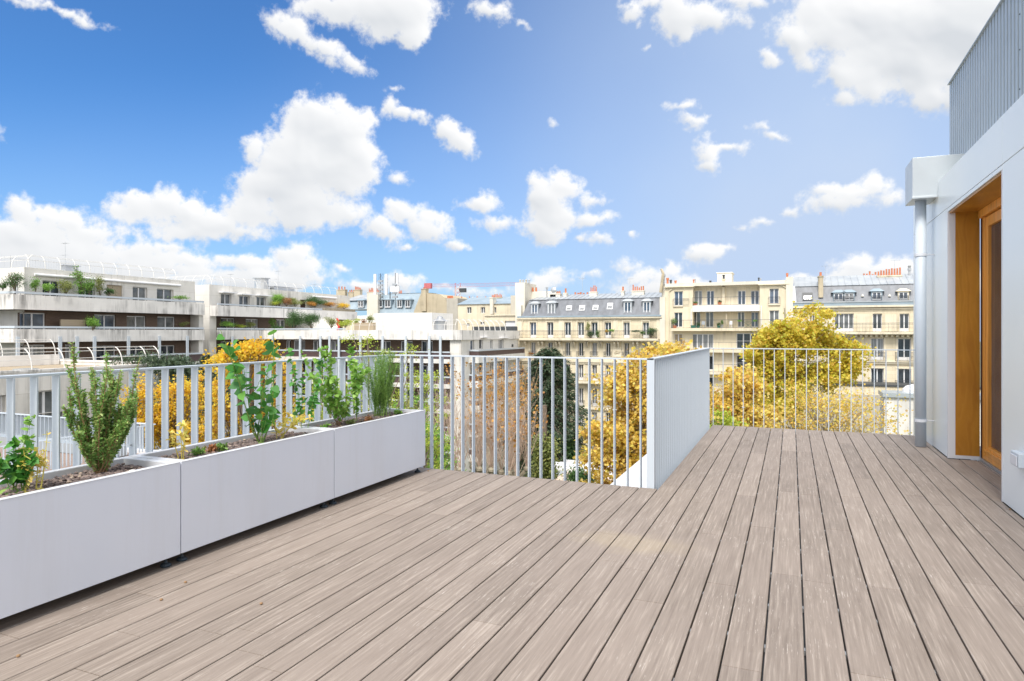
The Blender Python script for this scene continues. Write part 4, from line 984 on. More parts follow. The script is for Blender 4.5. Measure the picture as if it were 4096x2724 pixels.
for (a, b_, c, d, mm) in ((235, 550, 275, 600, 'terracotta'), (283, 578, 320, 612, 'dark_metal'), (352, 588, 388, 640, 'terracotta'), (620, 572, 645, 640, 'terracotta'), (648, 562, 668, 640, 'steel'), (855, 590, 893, 630, 'dark_metal'), (1562, 545, 1588, 600, 'dark_metal'), (1590, 555, 1615, 600, 'steel'), (1970, 480, 2005, 545, 'terracotta')):
    q = off(z5, a, b_, c, d, YD+2.5); b = MB(); r = (q[1]-q[0])/2; b.lathe(((q[0]+q[1])/2, YD+2.5, zc2), [(r*.8, 0), (r*.75, (q[3]-zc2)*.7), (r, (q[3]-zc2)*.72), (r, q[3]-zc2)], 10); b.build('roof_flue', mm, E)
q = off(z5, 205, 480, 222, 640, YD+1); b = MB(); b.lathe((q[0], YD+1, zc2), [(.1, 0), (.1, .9), (.18, .92), (.18, 1.2), (.1, 1.3)], 10); b.build('roof_flue', 'steel', E)
q = off(z5, 150, 420, 190, 700, YD+.6); b = MB(); b.path([(q[1]-.3, YD+.6, 6.2), (q[0]+.35, YD+.6, 8.6), (q[0]+.1, YD+.6, q[3])], .2, .14, 8); b.build('leaning_flue', 'party_wall', E)
# ---------------------------------------------------------------- F: limestone house on the right
F = bld('limestone_building', 'cream limestone town house with blue grey dormers, partly behind the pipe of the near wall', 8, YD)
xl, xr = PY(*z6(262, 900), YD)[0], PY(*z6(2750, 900), YD)[0]
f = Fac(F, 'Y', YD, xl, xr, -16, 4.2, .22); T = f.T
c6 = [(860, 1140, 4), (1415, 1550, 2), (1805, 1945, 2), (2210, 2350, 2), (500, 575, 2)]
FR = []
for a, c, n in c6:
    q = f.rect(z6, a, 922, c, 1185); FR.append((q[0], q[1])); f.window((q[0], q[1], 1.3, q[3]), 'glass_grey' if n == 4 else 'glass_dark', n, kick=.3)
cols2 = []
for i, (u0, u1) in enumerate(FR):
    w = min(u1-u0, 1.3); um = u1-w/2 if i == 0 else (u0+u1)/2
    cols2.append(um)
for (a, c) in ((-1.85, .55), (-4.65, -2.75), (-7.8, -5.8), (-11, -8.9), (-14.5, -12)):
    for um in cols2: f.window((um-.62, um+.62, a, c), 'glass_curtain' if a > -2 and um < 9 else 'glass_dark', 2, kick=.3 if a > -2 else 0)
f.wall('limestone')
slabs(F, T, xl, xr, 'cornice', 'limestone_trim', (-.16, 0, 3.75, 3.9), (-.35, 0, 4.0, 4.2), (-.08, 0, 3.62, 3.7))
slabs(F, T, xl+.6, xr, 'balcony_slab', 'limestone_trim', (-1.0, 0, 1.02, 1.25), (-.85, 0, .95, 1.02))
iron_rail(F, T, xl+.7, xr, -.92, 1.25, 2.25, .14)
b = MB(); u = xl+.8
while u < xr: b.fbox(T, u, u+.24, -.55, -.001, .72, .949); u += .5
b.build('dentils', 'limestone_trim', F)
slabs(F, T, xl, xr, 'cornice', 'limestone_trim', (-.3, 0, -2.05, -1.9), (-.18, 0, -2.25, -2.05)); slabs(F, T, xl, xr, 'cornice', 'limestone_trim', (-.3, 0, -5.3, -5.1))
for um in cols2:
    iron_rail(F, T, um-.85, um+.85, -.4, -1.9, -.95, .12, 'window_rail', side=.39); iron_rail(F, T, um-.85, um+.85, -.3, -4.68, -4.0, .12, 'window_rail', side=.29)
    b = MB()
    for (a, c) in ((-1.88, .56), (-4.68, -2.74)):
        b.fbox(T, um-.80, um-.64, -.05, -.001, a, c); b.fbox(T, um+.64, um+.80, -.05, -.001, a, c); b.fbox(T, um-.83, um+.83, -.07, -.002, c, c+.12)
    b.build('window_surround', 'limestone_trim', F)
for (a, c) in ((600, 830), (1190, 1370), (1590, 1770)):
    q = f.rect(z6, a, 935, c, 1180); b = MB(); b.fbox(T, q[0], q[1], -.04, -.001, 1.3, q[3]); b.build('wall_panel', 'limestone_trim', F)
# roof
mb, mt, rg = 4.6, 6.55, 7.9
b = MB(); b.fbox(T, xl, xr, -.3, .2, 4.201, 4.62); b.build('gutter', 'zinc_blue', F)
b = MB(); b.fbox(T, xl, xr, -.36, -.3, 4.55, 4.68); b.build('gutter_edge', 'zinc', F)
b = MB(); b.hexa([T(xl+.1, .2, 4.55), T(xr, .2, 4.55), T(xr, 8, 4.55), T(xl+.1, 8, 4.55), T(xl+.1, 1.1, mt), T(xr, 1.1, mt), T(xr, 8, mt), T(xl+.1, 8, mt)]); b.build('roof', 'slate', F)
b = MB(); b.hexa([T(xl+.1, 1.0, mt), T(xr, 1.0, mt), T(xr, 8, mt), T(xl+.1, 8, mt), T(xl+.1, 4.4, rg), T(xr, 4.4, rg), T(xr, 6, rg), T(xl+.1, 6, rg)])
for i in range(34):
    u = xl+.6+i*.7
    if u < xr: b.tube(T(u, 1.0, mt+.03), T(u, 4.4, rg+.03), .03, n=4)
b.build('zinc_top', 'zinc', F)
q = off(z6, 205, 370, 262, 800, YD); part_box(F, 'party_wall', 'pale_render', (xl-.75, xl-.002, YD-.25, YD+8, -16, 7.6)); 
b = MB(); b.hexa([T(xl-.2, -.1, 4.5), T(xl+.35, -.1, 4.5), T(xl+.35, 1.2, 4.5), T(xl-.2, 1.2, 4.5), T(xl-.2, .8, 6.6), T(xl+.2, .8, 6.6), T(xl+.2, 2, 6.6), T(xl-.2, 2, 6.6)]); b.build('flashing', 'zinc', F)
q = off(z6, 858, 630, 985, 790, YD+.3); q2 = off(z6, 1010, 620, 1138, 790, YD+.3)
dormer(F, T, q[0], q[1], 4.75, q[3], .3, 1.3, 'glass_blue', 2, 'zinc_blue', rail=True); dormer(F, T, q2[0], q2[1], 4.75, q[3], .3, 1.3, 'glass_curtain', 2, 'zinc_blue', rail=True, tr=1)
for a, c, mm in ((1410, 1538, 'zinc_blue'), (1798, 1925, 'limestone_trim'), (2200, 2330, 'zinc_blue')):
    q = off(z6, a, 612, c, 790, YD+.3); dormer(F, T, q[0], q[1], 4.75, q[3], .3, 1.3, 'glass_blue', 2, mm, rail=True)
q = off(z6, 400, 618, 545, 725, YD+.6); k = .9/(mt-4.55)
v0, v1 = (q[2]-4.55)*k+.2, (q[3]-4.55)*k+.2; u0, u1, zb, zt = q
b = MB(); b.hexa([T(u0, v0-.12, zb), T(u1, v0-.12, zb), T(u1, v0+.1, zb), T(u0, v0+.1, zb), T(u0, v1-.12, zt), T(u1, v1-.12, zt), T(u1, v1+.1, zt), T(u0, v1+.1, zt)]); o = b.build('skylight', 'dark_metal', F)
b = MB(); e = .1; b.poly([T(u0+e, v0-.125+e*.4, zb+e), T(u1-e, v0-.125+e*.4, zb+e), T(u1-e, v1-.128-e*.3, zt-e), T(u0+e, v1-.128-e*.3, zt-e)]); b.build('pane', 'glass_curtain', o)
q = off(z6, 630, 375, 698, 690, YD+.4); chimney(F, T, q[0], q[1], .3, 1.9, 5.2, q[3], 1, 'party_wall', .75)
q = off(z6, 1482, 372, 1835, 425, YD+3.5); chimney(F, T, q[0], q[1], 3.4, 4.0, 7.2, q[3], 9, 'limestone_trim', .8)
q = off(z6, 1270, 415, 1480, 430, YD+5); chimney(F, T, q[0], q[1], 4.9, 5.5, 7.2, q[3], 5, 'limestone_trim', .75)
for (a, b_, c, d) in ((730, 455, 820, 475), (1795, 410, 1895, 445), (405, 470, 490, 490)):
    q = off(z6, a, b_, c, d, YD+3); b = MB(); b.hexa([T(q[0], 2.7, q[2]), T(q[1], 2.7, q[2]), T(q[1], 3.4, q[2]), T(q[0], 3.4, q[2]), T(q[0], 3.0, q[3]), T(q[1], 3.0, q[3]), T(q[1], 3.4, q[3]), T(q[0], 3.4, q[3])]); b.build('roof_hatch', 'zinc_blue', F)
b = MB(); x, z = PY(*z6(1948, 400), YD+4); b.lathe((x, YD+4, 7.2), [(.11, 0), (.11, 1.0), (.19, 1.05), (.19, 1.3), (.12, 1.32), (.18, 1.6)], 10); b.build('flue_pipe', 'steel', F)
for zx in (1268, 1658):
    q = off(z6, zx-18, 640, zx+18, 672, YD+.5); b = MB(); b.hexa([T(q[0], .3, q[2]), T(q[1], .3, q[2]), T(q[1], 1, q[2]), T(q[0], 1, q[2]), T((q[0]+q[1])/2-.05, .4, q[3]), T((q[0]+q[1])/2+.05, .4, q[3]), T((q[0]+q[1])/2+.05, 1.1, q[3]), T((q[0]+q[1])/2-.05, 1.1, q[3])]); b.build('roof_vent', 'pale_render', F)
x, z = PY(*z6(728, 440), YD+3); antenna('roof_antenna', 'TV antenna beside the single tall chimney of the right limestone house', (x, YD+3, 7.2), 1.9)
x, z = PY(*z6(1735, 320), YD+3.7); antenna('roof_antenna', 'small antenna rising among the chimney pots of the right limestone house', (x, YD+3.7, 8.0), 1.5)
# ---------------------------------------------------------------- houses behind
YH = 104.0
H = bld('zinc_roofed_building', 'house with a pale blue zinc mansard roof and paired dormers behind the roof terrace', -60, YH)
q = off(z3, 165, 470, 1000, 650, YH); T = lambda u, v, z: (u, YH+v, z)
zE, zM, zR = PY(*z3(600, 650), YH)[1], PY(*z3(600, 520), YH)[1], PY(*z3(600, 462), YH+4)[1]
xm = PY(*z3(610, 600), YH)[0]; x0, x1 = q[0], q[1]; xg = PY(*z3(935, 650), YH)[0]
b = MB(); b.hexa([T(xm-3, 0, zE-.6), T(xg, 0, zE-.6), T(xg, 6, zE-.6), T(xm-3, 6, zE-.6), T(xm-2, 1.6, zM+1.2), T(x1-.2, 1.6, zM+1.2), T(x1-.2, 6, zM+1.2), T(xm-2, 6, zM+1.2)]); b.build('roof', 'zinc_blue', H)
b = MB(); b.hexa([T(xm-2, 1.5, zM+1.2), T(x1-.2, 1.5, zM+1.2), T(x1-.2, 6, zM+1.2), T(xm-2, 6, zM+1.2), T(xm-1, 4, zR), T(x1, 4, zR), T(x1, 6, zR), T(xm-1, 6, zR)])
b.build('zinc_top', 'zinc', H)
part_box(H, 'wall', 'cream_render', (x0, xg, YH+.1, YH+6, -16, zE-.6))
for a, c in ((540, 597), (625, 682), (753, 802), (838, 888)):
    r = off(z3, a, 525, c, 600, YH+.2); dormer(H, T, r[0], r[1], r[2], r[3], .2, 2.2, 'glass_dark', 2, 'zinc_blue')
q = off(z3, 438, 440, 608, 640, YH-.4); chimney(H, T, q[0], q[1]-1.2, -.4, .8, zE-1, q[3], 11, 'pale_render', .75)
q = off(z3, 162, 530, 438, 620, YH+.1)
b = MB(); b.hexa([T(q[0], 0, q[2]), T(q[1], 0, q[2]), T(q[1], 6, q[2]), T(q[0], 6, q[2]), T(q[0]+.3, .9, q[3]), T(q[1], .9, q[3]), T(q[1], 6, q[3]), T(q[0]+.3, 6, q[3])]); b.build('roof', 'zinc_blue', H)
b = MB(); zz = PY(*z3(300, 470), YH+5)[1]; b.hexa([T(q[0]-.1, .5, q[3]), T(q[1], .5, q[3]), T(q[1], 6, q[3]), T(q[0]-.1, 6, q[3]), T(q[0]+1, 5, zz), T(q[1], 5, zz), T(q[1], 6, zz), T(q[0]+1, 6, zz)]); b.build('zinc_top', 'zinc', H)
r = off(z3, 343, 532, 400, 600, YH-.1); dormer(H, T, r[0], r[1], r[2], r[3], -.1, 1.6, 'glass_dark', 2, 'zinc_blue', tr=2)
for (a, b_, c, d, n) in ((125, 415, 215, 470, 3), (305, 415, 372, 470, 5), (245, 440, 300, 470, 3), (740, 455, 800, 480, 5)):
    q = off(z3, a, b_, c, d, YH+5); chimney(H, T, q[0], q[1], 4.8, 5.6, zM, q[3], n, 'party_wall', .6)
# gable with a chimney: traced outline of a party wall with real depth
pts = [PY(*z3(a, b_), YH-.8) for a, b_ in ((930, 800), (930, 640), (1000, 460), (1062, 450), (1150, 456), (1205, 465), (1250, 498), (1275, 560), (1290, 660), (1290, 800))]
b = MB(); fr = [(x, YH-.8, z) for x, z in pts]; bk_ = [(x, YH+9, z) for x, z in pts]; b.poly(fr); b.poly(bk_[::-1])
for i in range(len(pts)): j = (i+1) % len(pts); b.poly([fr[i], bk_[i], bk_[j], fr[j]])
b.build('gable_wall', 'party_wall', H)
q = off(z3, 1008, 405, 1056, 640, YH-1.1); chimney(H, T, q[0], q[1], -1.2, -.2, q[2], q[3], 2, 'party_wall', .3)
Gw = bld('blind_wall_building', 'narrow building with a blind grey beige wall beside the tan gable', -45, 100)
q = off(z3, 1272, 505, 1386, 800, 100); part_box(Gw, 'wall', 'grey_wall', (q[0], q[1], 100, 112, -16, q[3])); 
for i in range(5): r = off(z3, 1285+i*12, 488, 1293+i*12, 505, 103); b = MB(); b.lathe((r[0], 103, q[3]), [(.15, 0), (.12, .6)], 8); b.build('chimney_pot', 'terracotta', Gw)
Hc = bld('cream_building', 'small cream house with two grey shuttered windows between the grey wall and the slate roof', -42, 96)
YHc = 96.0; f = Fac(Hc, 'Y', YHc, PY(*z3(1388, 700), YHc)[0], PY(*z3(2055, 700), YHc)[0], -16, PY(*z3(1600, 566), YHc)[1], .2); T = f.T
for q_ in ((1483, 597, 1530, 663), (1627, 597, 1673, 660), (1622, 750, 1665, 782), (1476, 766, 1510, 800), (1750, 597, 1790, 660)):
    f.window(f.rect(z3, *q_), 'glass_grey', 2)
f.wall('cream_render')
b = MB(); e = f.z1; b.hexa([T(f.u0-.1, -.2, e), T(f.u1, -.2, e), T(f.u1, 9, e), T(f.u0-.1, 9, e), T(f.u0+.5, 4, e+1.35), T(f.u1, 4, e+1.35), T(f.u1, 9, e+1.35), T(f.u0+.5, 9, e+1.35)]); b.build('roof', 'zinc_blue', Hc)
q = off(z3, 1725, 495, 1756, 670, YHc-.5); chimney(Hc, T, q[0], q[1], -.6, .8, q[2], q[3], 2, 'pale_render', .4)
q = off(z3, 1755, 495, 1840, 540, YHc+3); chimney(Hc, T, q[0], q[1], 3, 3.8, e, q[3], 6, 'party_wall', .6)
for a in (1428, 1510, 1680, 1545, 1592): r = off(z3, a, 510, a+14, 545, YHc+4); b = MB(); b.lathe((r[0], YHc+4, e+1.3), [(.12, 0), (.1, r[3]-e-1.3+.4)], 8); b.build('chimney_pot', 'terracotta' if a % 2 == 0 else 'steel', Hc)
q = off(z3, 1940, 475, 2032, 690, 92); part_box(Hc, 'side_wall', 'grey_wall', (q[0], q[1], 92, 95.9, q[2]-6, q[3]))
Hy = bld('yellow_annex', 'low yellow rendered annex with a white panel under the beige block', -38, 86)
q = off(z3, 1672, 688, 2010, 800, 86); f = Fac(Hy, 'Y', 86, q[0], q[1], -2, q[3], .2); r = f.rect(z3, 1880, 742, 2006, 800); f.op.append((r[0], r[1], -1, r[3])); f.wall('cream_render'); part_box(Hy, 'panel', 'white_paint', (r[0], r[1], 86.2, 86.25, -1, r[3]))
part_box(Hy, 'coping', 'limestone_trim', (q[0]-.1, q[1], 85.8, 95, q[3], q[3]+.15)); part_box(Hy, 'wall_back', 'cream_render', (q[0], q[1], 86.3, 95, -16, q[3]-.01))
q = off(z3, 1540, 800, 2006, 838, 83.6); part_box(Hy, 'planter_box', 'dark_metal', (q[0], q[1], 83.6, 84.2, .2, q[3]))
# distant flat roof left of the zinc roofs
# crane
DC = 260.0; p0 = at(*z3(1390, 470), DC)
t = thing('tower_crane', 'red and white tower crane standing far off above the rooftops', 'crane', (p0.x, p0.y, -16))
R_ = Vector((RT[0], RT[1], 0)); top = at(*z3(1390, 345), DC).z; jz = at(*z3(1390, 385), DC).z
def lattice(b, p, q, w, n, r=.10):
    p, q = Vector(p), Vector(q); d = (q-p)/n; up = Vector((0, 0, 1)) if abs((q-p).normalized().z) < .7 else R_
    b.tube(p, q, r, n=4); b.tube(p+up*w, q+up*w, r, n=4)
    for i in range(n): b.tube(p+d*i, p+d*(i+1)+up*w, r*.6, n=4); b.tube(p+d*i+up*w, p+d*(i+1), r*.6, n=4)
b = MB(); lattice(b, (p0.x-R_.x*.9, p0.y-R_.y*.9, -16), (p0.x-R_.x*.9, p0.y-R_.y*.9, jz), 1.8, 16, .13); b.build('mast', 'guard_white', t)
b = MB(); lattice(b, (p0.x-R_.x*1.1, p0.y-R_.y*1.1, jz-6), (p0.x-R_.x*1.1, p0.y-R_.y*1.1, top), 2.0, 5, .12); b.tube((p0.x-1.5, p0.y, jz-6), (p0.x+1.5, p0.y, jz-6), .45, n=6); b.build('cab_section', 'crane_red', t)
pl_, pr_ = at(*z3(1095, 385), DC), at(*z3(1370, 388), DC); b = MB(); lattice(b, pl_, pr_, 1.2, 14, .05); b.build('counter_jib', 'crane_red', t)
pc = at(*z3(1078, 398), DC); b = MB(); b.box(pc.x-1.5, pc.x+1.5, pc.y-.6, pc.y+.6, pc.z-.2, pc.z+1.9); b.build('counterweight', 'crane_red', t)
pl_, pr_ = at(*z3(1410, 388), DC), at(*z3(2030, 372), DC); b = MB(); lattice(b, pl_, pr_, 1.3, 34, .045); b.build('jib', 'crane_red', t)
pm = at(*z3(1440, 400), DC); b = MB(); b.box(pm.x-1.4, pm.x+1.4, pm.y-.5, pm.y+.5, pm.z-1.6, pm.z); b.build('trolley', 'dark_metal', t)
# phone masts
for (xc, w2, y0_, y1_, lab, n) in ((582, 30, 245, 415, 'phone mast with two white antenna panels on a steel lattice above the zinc roof', 2), (735, 16, 240, 450, 'single white phone antenna panel on a pole above the zinc roof', 1)):
    D_ = 112.0; p = at(*z3(xc, y1_), D_); tp = at(*z3(xc, y0_), D_)
    t = thing('phone_mast', lab, 'antenna mast', (p.x, p.y, p.z-2.5))
    b = MB(); b.tube((p.x, p.y, p.z-2.5), (p.x, p.y, tp.z), .06, n=6)
    if n == 2: lattice(b, (p.x-.35, p.y, p.z-2.5), (p.x-.35, p.y, tp.z), .7, 7, .022)
    b.build('mast', 'dark_metal', t)
    for s_ in ((-1, 1) if n == 2 else (.35,)):
        b = MB(); cx_ = p.x+s_*.95*R_.x; cy_ = p.y+s_*.95*R_.y; b.box(cx_-.22, cx_+.22, cy_-.12, cy_+.12, tp.z-3.6, tp.z-.1); b.build('antenna_panel', 'white_paint', t)
    b = MB()
    for kq in range(4): b.box(p.x-.5, p.x+.4, p.y-.2, p.y+.2, p.z-.8+kq*.7, p.z-.5+kq*.7)
    b.build('equipment', 'steel', t)
x_, D_ = z3(680, 415)[0], 110.0; p = at(*z3(680, 450), D_); tp = at(*z3(680, 385), D_)
t = thing('phone_mast', 'squat pair of white antenna boxes between the two phone masts', 'antenna mast', (p.x, p.y, p.z-1)); b = MB(); b.tube((p.x, p.y, p.z-1), (p.x, p.y, tp.z), .08, n=6); b.build('mast', 'dark_metal', t)
b = MB(); b.box(p.x+.1, p.x+1.8, p.y-.2, p.y+.2, p.z+.2, tp.z); b.build('antenna_panel', 'white_paint', t)
# ---------------------------------------------------------------- low things at the lower right and in the courtyard
q = off(z7, 905, 845, 2600, 1600, 64.0)
wh = bld('garden_building', 'white walled low building with a blue grey coping seen through the far thin railing', 16, 66)
part_box(wh, 'wall', 'white_wall', (q[0], q[1], 64, 67, -16, q[3]-.35)); part_box(wh, 'coping', 'corrugated', (q[0]-.12, q[1], 63.8, 67, q[3]-.35, q[3]))
b = MB(); q2 = off(z7, 1300, 760, 1500, 835, 65.8); b.lathe(((q2[0]+q2[1])/2, 65.8, q[3]-.05), [(1.1, 0), (1.05, .3), (.8, .55), (.3, .72), (.05, .75)], 18); b.build('dome_light', 'white_paint', wh)
q = off(z7, 100, 700, 2400, 930, 78.5)
sw = bld('rear_building', 'low tan stone wall and flat roof at the foot of the right limestone house', 12, 72)
part_box(sw, 'upper_wall', 'limestone', (q[0]-10, q[1], 78.5, 82.6, q[2], q[3]-.2)); part_box(sw, 'coping', 'dark_metal', (q[0]-10, q[1], 78.4, 82.6, q[3]-.199, q[3]))
part_box(sw, 'lower_wall', 'grey_wall', (q[0]-10, q[1], 78.2, 82.6, -16, q[2]-.01))
p = at(2330, 1900, 48); px0, px1 = at(2150, 1935, 42), at(2300, 1935, 42)
sh = thing('garden_shed', 'low garden building with a brown flat roof and grey edge below the railing', 'shed', (px0.x+3, 42, -16))
zt_ = at(2250, 1930, 42).z
part_box(sh, 'wall', 'grey_wall', (px0.x+.4, px0.x+8.5, px0.y+.6, px0.y+9.5, -16, zt_-.3)); part_box(sh, 'roof', 'twig', (px0.x+.5, px0.x+8.6, px0.y+.35, px0.y+9.6, zt_-.3, zt_-.1)); part_box(sh, 'roof_edge', 'corrugated', (px0.x+.3, px0.x+8.7, px0.y+.2, px0.y+.34, zt_-.35, zt_), (px0.x+.2, px0.x+.49, px0.y+.35, px0.y+9.7, zt_-.35, zt_-.02))
pg0 = at(2225, 1865, 46); pg = thing('pergola', 'white slatted pergola stepping up behind the brown shed roof', 'pergola', (pg0.x, pg0.y, -16))
for i in range(7):
    b = MB(); o_ = Vector((pg0.x-.1+i*.85, pg0.y+i*.95+.5, pg0.z+.02)); b.box(o_.x-.6, o_.x+4.6, o_.y-.28, o_.y+.28, o_.z, o_.z+.16); b.build('slat', 'white_paint', pg)
b = MB(); b.box(pg0.x-.5, pg0.x-.3, pg0.y, pg0.y+.2, -16, pg0.z-.001); b.box(pg0.x-.9, pg0.x+4.4, pg0.y-.1, pg0.y+.25, pg0.z-.35, pg0.z-.001); b.build('frame', 'white_paint', pg)
# ================================================================== VEGETATION AND SMALL THINGS ON BALCONIES
def rect_at(Z, a, b_, c, d, axis, c0):
    P_ = PY if axis == 'Y' else PX
    (u0, zt), (u1, zb) = P_(*Z(a, b_), c0), P_(*Z(c, d), c0)
    return u0, u1, zb, zt
def bal_bush(Z, r, axis, c0, mat, label, name='shrub', group=None, leaf=.10, dens=1.0, T=TD):
    u0, u1, zb, zt = rect_at(Z, *r, axis, c0); w = abs(u1-u0)/2; h = (zt-zb)/2; um = (u0+u1)/2
    dd = min(w, .9)
    w *= 1.34; h *= 1.2; c = (um, c0, zb-.05) if axis == 'Y' else (c0, um, zb-.05); rr_ = (w, dd, h) if axis == 'Y' else (dd, w, h)
    n = int(min(5500, max(420, dens*w*h*1900)))
    return bush(name, label, name.replace('_', ' '), c, rr_, mat, leaf, n, group, 12, T)
g1 = 'plants along the balconies of the concrete blocks'
PA = XA-.5
for (Z, r, ax, c0, mt, lab) in (
    (z1, (-20, 430, 78, 528), 'X', PA, 'leaf_dark', 'dark shrub at the far left end of the upper concrete balcony'),
    (z1, (315, 388, 430, 540), 'X', PA, 'leaf_mid', 'thin green plant between the round pine and the first wide window'),
    (z1, (440, 440, 570, 552), 'X', PA, 'leaf_fresh', 'light green bush in front of the first wide window of the top storey'),
    (z1, (600, 410, 770, 568), 'X', PA, 'leaf_olive', 'grey green loose shrub on the upper balcony beside the first wide window'),
    (z1, (870, 420, 1000, 575), 'X', PA, 'leaf_mid', 'green shrub below the second wide window of the top storey'),
    (z1, (1000, 390, 1095, 580), 'X', PA, 'leaf_olive', 'tall grey green plant just left of the beige shutter'),
    (z1, (1070, 495, 1200, 588), 'X', PA, 'leaf_dark', 'low round bush in front of the beige shutter'),
    (z1, (1810, 568, 1962, 628), 'X', PA, 'leaf_mid', 'small bush at the right end of the upper balcony of the nearest concrete block'),
    (z1, (895, 775, 1040, 940), 'X', PA+.5, 'leaf_fresh', 'bright green plant hanging over the rail of the middle balcony'),
    (z1, (1885, 855, 1975, 912), 'X', PA, 'leaf_olive', 'wispy plant at the right end of the middle balcony'),
    (z2, (1010, 560, 1165, 690), 'X', XB-.8, 'leaf_fresh', 'bright green clipped bush on the top terrace of the stepped block'),
    (z2, (1015, 628, 1097, 694), 'X', XB-.4, 'leaf_lime', 'lime coloured low bush in front of the clipped green bush'),
    (z2, (1115, 600, 1215, 694), 'X', XB-.5, 'leaf_rusty_red', 'rust coloured bush on the top terrace'),
    (z2, (1195, 605, 1315, 694), 'X', XB-.6, 'leaf_olive', 'olive bush between the rust coloured one and the terrace door'),
    (z2, (1362, 588, 1570, 706), 'X', XB-.6, 'leaf_dark', 'large dark bush right of the terrace door'),
    (z2, (1397, 632, 1487, 698), 'X', XB-.1, 'leaf_rust', 'orange bush growing before the large dark one'),
    (z2, (1560, 640, 1700, 700), 'X', XB-.6, 'leaf_rust', 'thin rusty hedge plant above the trellis of the top terrace'),
    (z2, (1715, 655, 1815, 722), 'X', XB-.4, 'leaf_yellow', 'yellow bush at the far end of the top terrace'),
    (z2, (475, 845, 625, 918), 'X', XB-.5, 'leaf_fresh', 'leafy plant in front of the first window above the long band'),
    (z2, (635, 880, 740, 918), 'X', XB-.5, 'leaf_lime', 'low plants between the first two windows above the long band'),
    (z2, (745, 848, 832, 918), 'X', XB-.5, 'leaf_olive', 'arching plant in front of the second window above the long band'),
    (z2, (985, 815, 1050, 912), 'X', XB-.5, 'leaf_mid', 'slim green plant near the wooden panel of the stepped block'),
    (z2, (1020, 885, 1145, 962), 'X', XB+.1, 'leaf_dark', 'dark bush spilling over the long concrete band'),
    (z2, (1125, 735, 1365, 925), 'Y', YC+.5, 'leaf_dark', 'big dark green bush with brown top at the inner corner'),
    (z2, (1325, 750, 1540, 925), 'Y', YC+.6, 'leaf_dark', 'big round green bush next to the dark one at the inner corner'),
    (z2, (1575, 800, 1690, 915), 'Y', YC+2, 'leaf_olive', 'grey green bush on the long terrace'),
    (z2, (1700, 828, 1862, 912), 'Y', YC+2, 'leaf_lime', 'bright lime bush on the long terrace'),
    (z2, (1868, 820, 1945, 885), 'Y', YC+2.6, 'leaf_lime', 'small yellow green bush behind the curved rail of the long terrace'),
    (z2, (1940, 820, 2010, 882), 'Y', YC+2.8, 'leaf_rusty_red', 'reddish bush behind the curved rail of the long terrace'),
    (z2, (2005, 770, 2075, 880), 'Y', YC+3.2, 'leaf_olive', 'climbing plant on the wall beside the white stair house')):
    bal_bush(Z, r, ax, c0, mt, lab, group=g1)
# round topped pine on the balcony
u0, u1, zb, zt = rect_at(z1, 42, 318, 280, 525, 'X', PA)
ym = (u0+u1)/2
tree('pine', 'small round crowned pine standing on the upper balcony at the far left', (PA, ym-.1, zb-.6), [((PA, ym, zt-.75), (.8, (u1-u0)*.42, .62))], 'leaf_dark', .14, 26, 60, .08, clump_r=.22, T=TN)
u0, u1, zb, zt = rect_at(z1, 800, 330, 915, 575, 'X', PA)
tree('potted_tree', 'thin tall potted tree rising above the awnings of the top storey', (PA, (u0+u1)/2, zb-.4), [((PA, (u0+u1)/2, (zt+zb)/2+.5), (.5, .8, 1.5))], 'leaf_mid', .13, 22, 55, .04, clump_r=.25)
b = MB(); u0, u1, zb, zt = rect_at(z2, 1693, 818, 1716, 915, 'Y', YC+2.2); p_ = ((u0+u1)/2, YC+2.2, .9)
for i_ in range(6): b.path([(p_[0]+random.uniform(-.2, .2), p_[1]+random.uniform(-.1, .1), .9+i_*.3*(zt-.9)/1.8), (p_[0]+random.uniform(-.2, .2), p_[1], .9+(i_+1)*.3*(zt-.9)/1.8)], .16, .1, 6)
tag(b.build('folded_parasol', 'cloth_red', org=p_), 'red folded parasol standing between two bushes on the long terrace', 'parasol')
# middle limestone house: plants on the long balcony
g2_ = 'plants along the iron balcony of the limestone house'
for (r, mt, lab) in (((1012, 945, 1112, 1032), 'leaf_dark', 'dark bush filling the railing near the middle of the iron balcony'), ((1112, 945, 1176, 1030), 'leaf_mid', 'green bush right of the dark one on the iron balcony'),
                     ((1005, 838, 1065, 960), 'leaf_olive', 'pale olive tree standing against the limestone wall'), ((1272, 925, 1352, 968), 'leaf_fresh', 'bright green ball in a tall blue pot on the iron balcony'),
                     ((1232, 932, 1275, 968), 'leaf_yellow', 'yellow flowers in front of a window of the iron balcony'), ((1540, 935, 1640, 965), 'leaf_dark', 'low dark trough of plants on the iron balcony'),
                     ((1642, 935, 1712, 1006), 'leaf_mid', 'round shrub near the right end of the iron balcony'), ((1705, 905, 1850, 1032), 'leaf_dark', 'largest leafy shrub at the right end of the iron balcony'),
                     ((330, 1200, 412, 1228), 'leaf_rusty_red', 'pink flowers in a dark window box, leftmost window of the limestone house'), ((525, 1212, 615, 1240), 'leaf_mid', 'green window box on the second window of the limestone house')):
    bal_bush(z4, r, 'Y', YD-.6 if r[1] > 1100 else YD-.62, mt, lab, group=g2_, leaf=.09)
